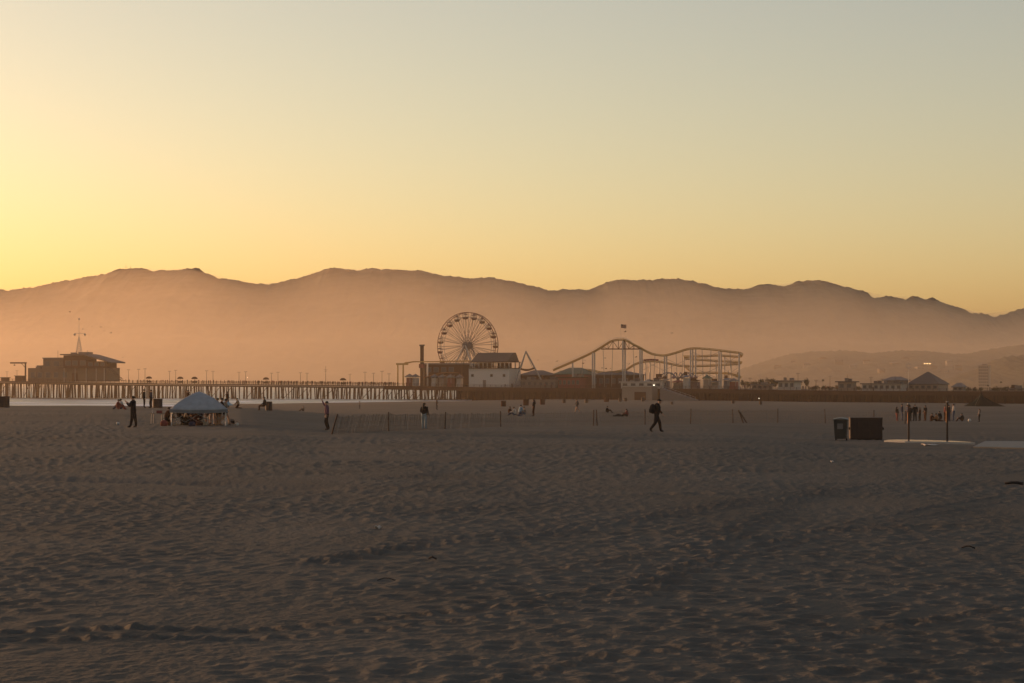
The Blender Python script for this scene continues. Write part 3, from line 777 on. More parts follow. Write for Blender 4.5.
def booth(px, w, wd, label, col='white', ht=3.4, group='stalls on the pier', roofcol='grey', flat=False):
    s = Spot(px, w); q = s.k; W = wd*q/2
    r = thing('snack_booth', label, 'booth', s.loc(), s.rot, group)
    m = MB(); m.box(-W, W, .6, 3.0, 0, ht*.68); m.box(-W, W, 0, .59, 0, ht*.3); m.build('counter', M[col], r)
    m = MB(); m.box(-W+.05, -W+.15, 0, .1, ht*.3, ht*.72); m.box(W-.15, W-.05, 0, .1, ht*.3, ht*.72); m.build('post', M['white'], r)
    if flat:
        MB().sheet(lambda u, v: (-W-.2+(2*W+.4)*u, -1.0+4.2*v, ht*.74+.25*v*ht*.5), 6, 2, .12).build('awning', M[roofcol], r)
        m = MB(); m.box(-W*.7, W*.7, .2, .35, ht*.86, ht*1.08); m.build('sign_board', M['brown'], r)
        MB().bar((W*.8, 1, ht*.7), (W*.8, 1, ht*1.5), .05, 5).build('pole', M['dgrey'], r)
    else: hip(MB(), -W-.3, W+.3, -.5, 3.3, ht*.72, ht, W*.1).build('roof', M[roofcol], r)
    return r

def curve_pts(pts, step=2.0):
    """smooth Catmull-Rom through 3D points"""
    out = []
    p = [pts[0]]+list(pts)+[pts[-1]]
    for i in range(1, len(p)-2):
        a, b, c, d = p[i-1], p[i], p[i+1], p[i+2]; L = math.dist(b, c); n = max(2, int(L/step))
        for k in range(n):
            t = k/n
            out.append(tuple(.5*((2*b[j])+(-a[j]+c[j])*t+(2*a[j]-5*b[j]+4*c[j]-d[j])*t*t+(-a[j]+3*b[j]-3*c[j]+d[j])*t**3) for j in range(3)))
    out.append(tuple(pts[-1])); return out

def build_coaster():
    s0 = Spot(553, 14)
    r = thing('roller_coaster', 'white and yellow steel roller coaster with a long lift hill and looping lower tracks', 'roller coaster', s0.loc(), 0)
    def Q(px, py, w):
        x, y = pp(px, w); return (x-s0.x, y-s0.y, zz(py, y)-s0.z)
    def track(pix, w0, w1, tie=True):
        n = len(pix); pts = curve_pts([Q(p[0], p[1], w0+(w1-w0)*i/(n-1)) for i, p in enumerate(pix)], 1.6)
        m = MB(); L = []; Rr = []
        for i, p in enumerate(pts):
            a = pts[max(i-1,0)]; b = pts[min(i+1,len(pts)-1)]; d = nrm((b[0]-a[0], b[1]-a[1], 0)); nx, ny = -d[1], d[0]
            L.append((p[0]+nx*.55, p[1]+ny*.55, p[2])); Rr.append((p[0]-nx*.55, p[1]-ny*.55, p[2]))
        m.tube(L, .12, 5); m.tube(Rr, .12, 5); m.tube([(p[0], p[1], p[2]-.5) for p in pts], .26, 6)
        for i in range(0, len(pts), 1):
            m.bar(L[i], Rr[i], .06, 4); m.bar(L[i], (pts[i][0], pts[i][1], pts[i][2]-.5), .05, 4); m.bar(Rr[i], (pts[i][0], pts[i][1], pts[i][2]-.5), .05, 4)
        m.build('track', M['yellow'], r); return pts
    A = [(553.3,369.4),(575,360),(594,351),(607.5,342.7),(613,340),(623.7,338.8),(632,343),(641.8,348),(651.5,353),(664.7,354.7),(676,352),(685.7,348.9),(695,347.5),(704.7,348),(720,349.6),(739,352)]
    track(A, 14, 16)
    track([(626.5,369),(634,364),(643.7,361),(653,360.4),(664.6,361.8),(680,365),(695,365.2),(716,364.6),(739,363)], 24, 30)
    track([(739,352),(741.5,354),(739,356),(720,354.7),(700,355.5),(684,355.7)], 17, 26)
    track([(739,363),(741,362),(739,361.4),(716,360),(693,358.5),(684,357.4)], 30, 27)
    track([(684,365),(690,370),(693,372),(716,372),(729,372.8),(741,376.6)], 30, 20)
    track([(560,371),(585,369),(606,372),(626.5,369)], 28, 24)
    # lift-hill walkway rail
    m = MB(); pts = curve_pts([Q(p[0]-.6, p[1]-1.6, 13.2) for p in A[:7]], 2.5); m.tube(pts, .06, 4)
    base = curve_pts([Q(p[0]-.6, p[1]-.2, 13.2) for p in A[:7]], 2.5)
    for a, b in zip(pts, base): m.bar(a, b, .04, 4)
    m.build('walkway_rail', M['whitep'], r)
    # hilltop truss
    m = MB(); top = lambda px: float(np.interp(px, [a[0] for a in A], [a[1] for a in A]))+1.2
    for w in (13.4, 15.4):
        m.bar(Q(601, 349, w), Q(641.5, 349, w), .22, 5)
        xs = [603, 608, 613, 618.5, 624, 629, 634, 639.5]
        for i, px in enumerate(xs):
            m.bar(Q(px, 349, w), Q(px, top(px), w), .14, 4)
            if i < len(xs)-1:
                if i % 2: m.bar(Q(px, 349, w), Q(xs[i+1], top(xs[i+1]), w), .11, 4)
                else: m.bar(Q(px, top(px), w), Q(xs[i+1], 349, w), .11, 4)
    m.build('truss', M['brown'], r)
    def col(px, y1, w, rad=.42, mt='white'):
        a = Q(px, y1, w); x, y = a[0]+s0.x, a[1]+s0.y; sl = local(x, y)[0]
        MB().bar((a[0], a[1], deck_z(sl)-s0.z), a, rad, 10).build('column', M[mt], r)
    for px, y1, w in [(572.7,362,14.5),(592.6,352.6,13.3),(594.6,352.6,15.6),(622.8,340.5,13.4),(625,340.5,15.4),(640,349,13.4),(642,349,15.6),(664.6,356,13.4),(666.6,356,16),
                      (690.5,349.5,14),(692.6,349.5,17),(695.6,349,20),(719,351,15),(721,351,18),(739,353,16)]: col(px, y1, w, .3)
    for px, y1, w in [(645.7,362,25),(650,361.5,25.5),(659.6,362,26),(671,363.5,27),(684,356.5,26),(695,359,27),(716,361,28),(724.7,356,24),(739,357,17),(634,365,24.5),(731,364,29),(706,373,22),(606,373,27),(585,370.5,28)]: col(px, y1, w, .2, 'steel')
    # thin braces and intermediate bents under the tracks
    tA = lambda px: float(np.interp(px, [a[0] for a in A], [a[1] for a in A]))+1.4
    for i, px in enumerate((583, 603, 613, 633, 655, 676, 683, 702, 711, 730)):
        a = Q(px, tA(px), 15); c = Q(px+(1.6 if i % 2 else -1.6), 387, 15.5); MB().bar(c, a, .1, 5).build('brace', M['steel'], r)
    for x0, x1, y0 in ((690.5, 695.6, 350.5), (692.6, 719, 351), (721, 739, 354), (692.6, 719, 366), (721, 739, 366), (664.6, 690.5, 357), (641, 664.6, 358)):
        p, q = Q(x0, y0+1, 16), Q(x1, y0+13, 16); MB().bar(p, q, .07, 4).build('brace', M['steel'], r)
        p, q = Q(x0, y0+13, 16.3), Q(x1, y0+1, 16.3); MB().bar(p, q, .07, 4).build('brace', M['steel'], r)
    # train on the lift
    tr = MB()
    for i in range(5):
        px = 645+i*3.0; c = Q(px, float(np.interp(px, [634,643.7,653,664.6], [364,361,360.4,361.8]))-.9, 24.9)
        tr.taper(c[0]-.6, c[0]+.6, c[1]-.5, c[1]+.5, c[2]-.35, c[2]+.3, .8)
    tr.build('train', M['red'], r)
    # flag on top
    s = Spot(620.8, 14.4); x = s.x; y = s.y; z = zz(339.6, y)
    f = thing('flagpole', 'thin flagpole with a striped flag on the top of the roller coaster hill', 'flag', (x, y, z), 0)
    q = y/F; H = 15.6*q
    MB().bar((0,0,0), (0,0,H), .07, 6, r2=.045).build('pole', M['whitep'], f)
    fm = MB(); W = 2.1; 
    for k in range(7):
        z1 = H-.1-k*.2; fm.sheet(lambda u, v, z1=z1: (.06+W*u, .16*math.sin(u*6.5)+.1*v, z1-.2*v-.22*u), 8, 1, .012, mi=(k % 2)+1)
    fm.sheet(lambda u, v: (.06+.85*u, -.03+.16*math.sin(u*2.6)+.1*v, H-.09-.75*v-.1*u), 5, 2, .012, mi=0)
    fm.build('flag_cloth', [M['navy'], M['redc'], M['lightc']], f)

def lowbuild(name, label, px0, px1, top, w=3, depth=10, wall='white', roof='grey', cat='building', roof_h=1.4, wins=3, over=.6, hiproof=None, bot=None):
    s = Spot(px0, w); D, H = s.dx, s.h
    # shorten the front so that the far corner of the end wall lands on px1
    k = PN[0]*depth*F/s.y*.92; p1 = max(px0+2, px1-k)
    r = thing(name, label, cat, s.loc(), s.rot)
    zb = 0 if bot is None else H(bot); zt = H(top)
    MB().box(D(px0), D(p1), 0, depth, zb, zt-.4).build('wall', M[wall], r)
    if hiproof is None: MB().box(D(px0)-over, D(p1)+over, -over, depth+over, zt-.398, zt).build('roof', M[roof], r)
    else: hip(MB(), D(px0)-over, D(p1)+over, -over, depth+over, zt-.398, H(hiproof), (D(p1)-D(px0))*(.02 if name == 'carousel_building' else .22)).build('roof', M[roof], r)
    if wins:
        W = D(p1)-D(px0); a = W/wins; hh = (zt-zb)
        rg = random.Random(int(px0))
        if hiproof is None:
            for _ in range(max(1, int((px1-px0)/9))):
                bx = rg.uniform(D(px0)+.5, D(p1)-2); bw = rg.uniform(.8, 2.4); by = rg.uniform(1, depth-3)
                MB().box(bx, bx+bw, by, by+bw*.8, zt+.003, zt+rg.uniform(.35, 1.3)).build('roof_unit', M[rg.choice(['grey','dgrey','brown'])], r)
            bx = rg.uniform(D(px0)+.5, D(p1)-.5); MB().bar((bx, depth*.6, zt), (bx, depth*.6, zt+rg.uniform(1.2, 3)), .05, 5).build('aerial', M['dark'], r)
        windows(r, [(D(px0)+a*(i+.25), D(px0)+a*(i+.75), zb+hh*.35, zb+hh*.68) for i in range(wins)], 0, 'glass', 'grey')
    return r

def build_pier_right():
    lowbuild('grey_shed', 'long plain grey building on the pier between the white pavilion and the roller coaster', 521, 563, 379.6, 1.5, 8, 'grey', 'grey', wins=6)
    lowbuild('dark_roof_hall', 'dark grey hall with a shallow roof behind the swing ride', 520, 556, 374.5, 14, 14, 'brown', 'dgrey', hiproof=370.2, wins=4)
    lowbuild('green_roof_hall', 'green roofed hall with red walls below the lift hill of the roller coaster', 555, 596, 373.5, 17, 14, 'red', 'green', hiproof=367.6, wins=4)
    lowbuild('red_arcade', 'low red arcade front standing below the green roof', 558, 586, 377, 4, 6, 'red', 'brown', wins=5)
    lowbuild('long_dark_hall', 'long dark roofed hall under the hilltop of the roller coaster', 592, 645, 374.2, 20, 16, 'brown', 'dgrey', hiproof=370.8, wins=6)
    lowbuild('white_kiosk_block', 'white flat roofed block below the roller coaster hilltop', 621, 667, 381.4, .8, 5, 'whitep', 'white', wins=5)
    # lower grey block with a dark doorway, standing on the sand in front of the pier
    x, y = pp(622, -7); z = gz(x, y); q = y/F
    r = thing('beach_restroom_block', 'grey block with a dark doorway standing on the sand against the pier', 'building', (x, y, z-.1), PROT)
    hb = zz(386.5, y)-z; wd = 32*q
    MB().box(0, wd, 0, 6, 0, hb).build('wall', M['cream'], r)
    MB().box(-.3, wd+.3, -.3, 6, hb+.002, hb+.35).build('roof', M['white'], r)
    MB().box(wd*.42, wd*.8, -.1, -.003, .1, hb*.62).build('door', M['brown'], r)
    # ramp down to the sand
    x, y = pp(660, -6); z = gz(x, y)
    r = thing('beach_ramp', 'pale ramp sloping from the pier down to the sand right of the grey block', 'ramp', (x, y, z), PROT)
    hb = zz(388, y)-z
    MB().raw([(0,0,-.2),(14,0,-.2),(14,4,-.2),(0,4,-.2),(0,0,hb),(14,0,.15),(14,4,.15),(0,4,hb)], [(3,2,1,0),(4,5,6,7),(0,1,5,4),(1,2,6,5),(2,3,7,6),(3,0,4,7)]).build('slope', M['grey'], r)
    m = MB()
    for i in range(8): t = i/7; m.bar((14*t, .1, hb*(1-t)+.15*t), (14*t, .1, hb*(1-t)+1.2), .05, 4)
    m.bar((0,.1,hb+1.1), (14,.1,1.2), .06, 4); m.build('railing', M['white'], r)
    # bright little booths under the coaster
    cols = [('pink','white'),('white','brown'),('blue','grey'),('cream','red'),('white','blue'),('pink','brown'),('cream','green'),('white','grey'),('blue','blue'),('red','grey')]
    where = ['left of the lower coaster posts', 'below the coaster train', 'behind the white flat roofed block', 'right of the white flat roofed block', 'at the bottom of the coaster dip',
             'left of the double white coaster columns', 'between the double white coaster columns', 'in the middle under the looping tracks', 'left of the last coaster column', 'at the right foot of the coaster']
    for i, (a, b) in enumerate(cols):
        px = 647+i*9.6+(0,2,-1.5,1,0,-2,1.5,0,2,-1)[i]; booth(px, 2+(i*5 % 9), (6,9,5,8,5,10,6,8,5,7)[i], f'{a} game booth with {b} roof {where[i]}', a, (3.6,5.2,4.4,3.4,6.0,4.0,5.4,3.6,4.8,4.2)[i], 'game booths under the roller coaster', b, flat=i % 3 != 0)
    # flat ride with arms
    s = Spot(678, 12); q = s.k
    r = thing('spinning_ride', 'spinning ride with curved arms rising between the booths under the roller coaster', 'ride', s.loc(), 0)
    MB().bar((0,0,0), (0,0,4.2), .6, 10).build('hub', M['grey'], r)
    for k in range(6):
        a = k*math.pi/3+.2; pts = [(math.cos(a)*t*7, math.sin(a)*t*7, 3.4+2.8*math.sin(t*2.6)) for t in [i/6 for i in range(7)]]
        arm = MB().__class__(); arm.tube(pts, .18, 5); ao = arm.build('arm', M['blue'], r)
        MB().ball((pts[-1][0], pts[-1][1], pts[-1][2]-.5), .8, .8, .55, 8, 5).build('car', M['pink'], ao)
    # buildings landward of the coaster
    lowbuild('low_shop', 'low white shop with flat roof behind the trees right of the roller coaster', 752, 774, 384, 8, 6, 'cream', 'grey', wins=3)
    lowbuild('white_house', 'white building with a flat overhanging roof and a pole beside it', 778, 803, 380.4, 3, 8, 'white', 'grey', wins=3, over=1.0)
    lowbuild('lookout_hut', 'boxy pale hut with a wide flat dark roof standing alone on the pier', 838, 858, 381.2, 2, 5, 'cream', 'dgrey', wins=2, over=.9)
    lowbuild('long_pale_building', 'long pale building with a dark window band left of the pyramid roof', 862, 910, 383.2, 3, 8, 'white', 'grey', wins=7)
    lowbuild('upper_pale_storey', 'grey upper storey with a small gable behind the long pale building', 884, 912, 379.6, 14, 8, 'grey', 'grey', hiproof=376.6, wins=3)
    lowbuild('carousel_building', 'large hall with a pointed grey pyramid roof', 908, 955, 383.5, 14, 16, 'cream', 'slate', hiproof=371.6, wins=5)
    lowbuild('small_gabled_house', 'small pale house with a pointed roof right of the pyramid roofed hall', 953, 968, 386.3, 6, 5, 'cream', 'grey', hiproof=382.8, wins=2)
    lowbuild('flat_house', 'low flat pale house near the right end of the pier', 1008, 1030, 388.2, 6, 6, 'cream', 'grey', wins=2)
    s = Spot(908.6, 4); q = s.k
    r = thing('ring_topped_pole', 'tall thin pole with a ring of lamps at its top left of the pyramid roof', 'pole', s.loc(), 0); h = s.h(366)
    MB().bar((0,0,0), (0,0,h), .13, 6, r2=.08).build('pole', M['steel'], r)
    m = MB(); n = 16; m.tube([(2.6*q*math.cos(2*math.pi*i/n), 0, h+2.2*q*math.sin(2*math.pi*i/n)) for i in range(n+1)], .09, 5); m.build('ring', M['steel'], r)
    m = MB(); m.bar((-1.6*q,0,h-5*q), (1.6*q,0,h-5*q), .08, 4); m.build('crossarm', M['steel'], r)

def build_lamps_and_crowd():
    # lamp posts
    base = None
    L = [(7,371.5),(17,370.5),(128.5,369.5),(138.7,369),(145,368.5),(169.6,371),(175.7,370),(206.6,370.5),(213,371),(239,372),(245.7,371.5),(271.4,373),(278,372),(300.4,372.5),(307,373),(350,374),(365,372),(373.5,373),(382,371),(389,373.5),
         (750,378),(798,373),(816,380),(830,376),(871,377),(882,379)]
    for i, (px, top) in enumerate(L):
        s = Spot(px, .9 if i % 2 == 0 else 9.5, 0)
        if base is None:
            r = thing('pier_lamp_post', '', 'lamp post', s.loc(), 0, 'lamp posts along the pier'); base = r
            MB().bar((0,0,0), (0,0,5), .09, 6, r2=.06).build('pole', M['dark'], r)
            m = MB(); m.bar((0,0,4.9), (.5,0,5.0), .05, 4); m.bar((0,0,4.9), (-.5,0,5.0), .05, 4); m.build('arm', M['dark'], r)
            MB().taper(-.65, -.35, -.13, .13, 4.72, 4.98, .6).build('lamp_head', M['steel'], r)
            MB().taper(.35, .65, -.13, .13, 4.72, 4.98, .6).build('lamp_head', M['steel'], r)
        else: r = dup(base, s.loc())
        r.scale = (1, 1, s.h(top)/5.0)
        r['label'] = ('thin dark lamp post standing on the open narrow stretch of the pier' if 120 < px < 392 else
                      'thin dark lamp post left of the pier end building' if px < 100 else 'thin dark lamp post on the landward part of the pier right of the roller coaster')
    s = Spot(325.7, 5, 0); r = thing('signal_mast', 'taller mast with a small crossed top in the middle of the open pier', 'mast', s.loc(), 0, None); h = s.h(366)
    MB().bar((0,0,0), (0,0,h), .1, 6, r2=.05).build('pole', M['dark'], r)
    m = MB(); m.bar((-.7,0,h*.8), (.7,0,h*.8), .07, 4); m.bar((-.4,0,h*.72), (.4,0,h*.72), .07, 4); m.build('crossarm', M['dark'], r)
    # umbrellas and carts on the pier
    for px, lab in [(149,'just right of the pier end stair'),(180.3,'above the left edge of the blue beach canopy'),(194.5,'above the middle of the blue beach canopy'),(266,'above the couple at the trash bin on the beach'),(343,'left of the yellow ride frame on the open pier')]:
        s = Spot(px, 5); r = thing('cart_umbrella', 'round topped dark cart umbrella '+lab, 'umbrella', s.loc(), 0, 'cart umbrellas on the pier')
        MB().bar((0,0,0), (0,0,2.6), .05, 6).build('pole', M['dark'], r)
        m = MB(); m.ball((0,0,2.0), 1.35, 1.35, 1.0, 12, 4, v0=0, v1=.5); m.build('shade', M['brown'], r)
        MB().box(-.9, .9, -.5, .5, 0.3, 1.2).build('cart_body', M['timber'], r)
    # people along the rail (built once in a few poses, then copied)
    rng = random.Random(11); kinds = [person_mesh(p, c, q) for p, c, q in
        (('stand', dict(shirt='black', pants='navy'), 0), ('stand2', dict(shirt='redc', pants='black'), 1), ('walk', dict(shirt='brown', pants='black'), 2), ('lean', dict(shirt='black', pants='black'), 3))]
    spots = []
    px = 126
    while px < 398: spots.append(px); px += rng.uniform(.7, 2.3) if px > 225 else rng.uniform(1.6, 5)
    px = 803
    while px < 838: spots.append(px); px += rng.uniform(1.5, 3.4)
    for px in (505, 512, 545, 551, 600, 606, 745, 761, 770, 873, 968, 975, 990): spots.append(px)
    for i, px in enumerate(spots):
        w = rng.choice([.7, .9, 3, 6, 9.8]) if px < 398 else rng.choice([.7, 1.1])
        s = Spot(px, w, 0); me = kinds[rng.randrange(4)]
        o = bpy.data.objects.new('person', me); C.objects.link(o); o.location = s.loc(); o.rotation_euler = (0, 0, rng.uniform(0, 6.28)); k = rng.uniform(.9, 1.08); o.scale = (k, k, k)
        g = 'people strolling on the open pier' if px < 398 else 'people on the landward part of the pier'
        tag(o, 'tiny dark figure of a person on the open narrow stretch of the pier' if px < 398 else 'tiny dark figure of a person on the landward part of the pier', 'person', g)
    # small lit lamps
    for (px, py, Yy, lab) in [(654, 385.2, pp(654, .2)[1], 'small bright white lamp on the white block below the roller coaster'),
                              (686, 398, pp(686, -.6)[1], 'small lit lamp low under the pier below the double white coaster columns'),
                              (759, 398.4, pp(759, -.6)[1], 'small lit lamp low under the pier right of the roller coaster'),
                              (247.5, 377.6, pp(247.5, .6)[1], 'tiny lit lamp on the open pier right of the blue beach canopy')]:
        p = P(px, py, Yy); r = thing('lit_lamp', lab, 'lamp', p, 0)
        MB().ball((0,0,0), .2 if px == 654 else .11, nu=10, nv=6).build('bulb', M['lamp'], r)
        MB().box(-.1, .1, .2, 1.2, -.08, .08).build('bracket', M['dark'], r)
# ------------------------------------------------------------------ people: one skinned body per pose
def joints(pose):
    """joint positions, facing +x, standing height 1.75"""
    J = dict(pel=(0,0,.93), wst=(.0,0,1.08), cst=(.01,0,1.28), nb=(.0,0,1.46), nk=(.015,0,1.53), hd=(.035,0,1.62), cr=(.02,0,1.71),
             nose=(.135,0,1.60), ls=(0,.185,1.42), rs=(0,-.185,1.42), le=(-.02,.24,1.13), re=(-.02,-.24,1.13), lw=(.06,.25,.88), rw=(.06,-.25,.88),
             lh=(.0,.09,.90), rh=(.0,-.09,.90), lk=(.02,.10,.50), rk=(.02,-.10,.50), la=(-.02,.11,.09), ra=(-.02,-.11,.09), lt=(.17,.12,.035), rt=(.17,-.12,.035))
    def mv(names, dx=0, dy=0, dz=0):
        for n in names.split(): J[n] = (J[n][0]+dx, J[n][1]+dy, J[n][2]+dz)
    UP = 'wst cst nb nk hd cr nose ls rs le re lw rw'
    if pose == 'walk' or pose == 'stride':
        k = 1.0 if pose == 'walk' else .8
        J.update(lk=(.20*k,.10,.52), la=(.26*k,.10,.10), lt=(.44*k,.11,.06), rk=(-.06,-.10,.49), ra=(-.36*k,-.10,.18), rt=(-.24*k,-.11,.04),
                 le=(-.12,.23,1.14), lw=(-.06,.24,.92), re=(.10,-.23,1.14), rw=(.24,-.22,.96))
        mv(UP, dx=.03); mv('nk hd cr nose', dx=.03, dz=-.02)
    if pose == 'stride': mv('nk hd cr nose', dx=.05, dz=-.02)
    if pose == 'stand2':
        J.update(le=(.02,.25,1.14), lw=(.18,.12,1.12), re=(.0,-.26,1.13), rw=(.12,-.2,.93)); mv('lk la lt', dx=.06, dy=.03)
    if pose == 'camera':      # both hands held up in front of the chest
        J.update(le=(.10,.24,1.16), lw=(.32,.10,1.38), re=(.10,-.24,1.16), rw=(.32,-.08,1.36)); mv('ra rt rk', dx=-.06, dy=-.05); mv('la lt', dx=.12)
    if pose == 'wave':        # leaning, one arm raised in front
        J.update(re=(.2,-.22,1.52), rw=(.30,-.2,1.78), le=(-.1,.24,1.16), lw=(-.02,.26,.93))
        J.update(lk=(-.02,.10,.50), la=(-.14,.10,.12), lt=(.02,.11,.05), rk=(.1,-.10,.52), ra=(-.02,-.10,.10), rt=(.16,-.11,.04))
    if pose == 'lean':
        mv('cst nb nk hd cr nose ls rs', dx=.10, dz=-.02); J.update(le=(.22,.22,1.16), lw=(.42,.2,1.12), re=(.22,-.22,1.16), rw=(.42,-.2,1.12))
    if pose == 'bend':
        J.update(wst=(.07,0,1.04), cst=(.26,0,1.13), nb=(.42,0,1.20), nk=(.48,0,1.21), hd=(.57,0,1.20), cr=(.64,0,1.24), nose=(.63,0,1.12),
                 ls=(.38,.18,1.17), rs=(.38,-.18,1.17), le=(.44,.2,.88), re=(.46,-.2,.88), lw=(.55,.16,.66), rw=(.58,-.16,.66))
    if pose == 'sit':         # on the sand, knees up, arms round them
        J.update(pel=(0,0,.13), lh=(.02,.09,.13), rh=(.02,-.09,.13), lk=(.36,.12,.44), rk=(.38,-.12,.46), la=(.56,.12,.09), ra=(.58,-.12,.09), lt=(.73,.13,.035), rt=(.75,-.13,.035))
        J.update(wst=(-.03,0,.28), cst=(.0,0,.48), nb=(.04,0,.65), nk=(.06,0,.71), hd=(.09,0,.80), cr=(.08,0,.89), nose=(.19,0,.78),
                 ls=(.03,.18,.61), rs=(.03,-.18,.61), le=(.20,.22,.40), re=(.20,-.22,.40), lw=(.42,.12,.38), rw=(.42,-.10,.36))
    if pose == 'chair':
        J.update(pel=(0,0,.47), lh=(.03,.09,.47), rh=(.03,-.09,.47), lk=(.44,.11,.50), rk=(.44,-.11,.48), la=(.42,.11,.09), ra=(.47,-.11,.09), lt=(.60,.12,.035), rt=(.65,-.12,.035))
        J.update(wst=(-.02,0,.62), cst=(-.02,0,.82), nb=(.0,0,1.0), nk=(.02,0,1.06), hd=(.04,0,1.15), cr=(.02,0,1.24), nose=(.14,0,1.13),
                 ls=(0,.18,.96), rs=(0,-.18,.96), le=(.05,.23,.72), re=(.05,-.23,.72), lw=(.28,.16,.62), rw=(.28,-.14,.62))
    if pose == 'lie':
        J.update(pel=(0,0,.12), lh=(.04,.09,.12), rh=(.04,-.09,.12), lk=(.42,.10,.14), rk=(.40,-.10,.26), la=(.80,.11,.09), ra=(.70,-.11,.08), lt=(.86,.12,.2), rt=(.84,-.11,.07))
        J.update(wst=(-.14,0,.17), cst=(-.28,0,.31), nb=(-.38,0,.44), nk=(-.41,0,.49), hd=(-.43,0,.58), cr=(-.46,0,.67), nose=(-.32,0,.58),
                 ls=(-.36,.18,.41), rs=(-.36,-.18,.41), le=(-.55,.24,.20), re=(-.55,-.24,.20), lw=(-.40,.27,.07), rw=(-.40,-.27,.07))
    if pose == 'kneel':
        J.update(pel=(0,0,.38), lh=(.02,.09,.38), rh=(.02,-.09,.38), lk=(.30,.12,.10), rk=(.22,-.12,.09), la=(-.12,.12,.09), ra=(-.16,-.12,.09), lt=(-.28,.12,.05), rt=(-.32,-.12,.05))
        J.update(wst=(.02,0,.53), cst=(.08,0,.72), nb=(.13,0,.89), nk=(.15,0,.95), hd=(.18,0,1.04), cr=(.16,0,1.13), nose=(.28,0,1.01),
                 ls=(.11,.18,.85), rs=(.11,-.18,.85), le=(.22,.22,.62), re=(.22,-.22,.62), lw=(.38,.12,.52), rw=(.38,-.12,.50))
    return J
RADII = dict(pel=(.125,.145), wst=(.105,.135), cst=(.12,.16), nb=(.075,.11), nk=(.052,.052), hd=(.088,.076), cr=(.072,.066), nose=(.018,.018), ls=(.062,.062), rs=(.062,.062),
             le=(.042,.042), re=(.042,.042), lw=(.028,.028), rw=(.028,.028), lh=(.095,.09), rh=(.095,.09), lk=(.06,.06), rk=(.06,.06), la=(.042,.042), ra=(.042,.042), lt=(.034,.042), rt=(.034,.042))
EDGES = [('pel','wst'),('wst','cst'),('cst','nb'),('nb','nk'),('nk','hd'),('hd','cr'),('hd','nose'),('nb','ls'),('nb','rs'),('ls','le'),('le','lw'),('rs','re'),('re','rw'),
         ('pel','lh'),('pel','rh'),('lh','lk'),('rh','rk'),('lk','la'),('rk','ra'),('la','lt'),('ra','rt')]
ZONE = dict(nk='skin', hd='skin', cr='skin', nose='skin', le='sleeve', re='sleeve', lw='skin', rw='skin', lt='shoe', rt='shoe', pel='pants', lh='pants', rh='pants', lk='pants', rk='pants', la='pants', ra='pants')
_pm = {}
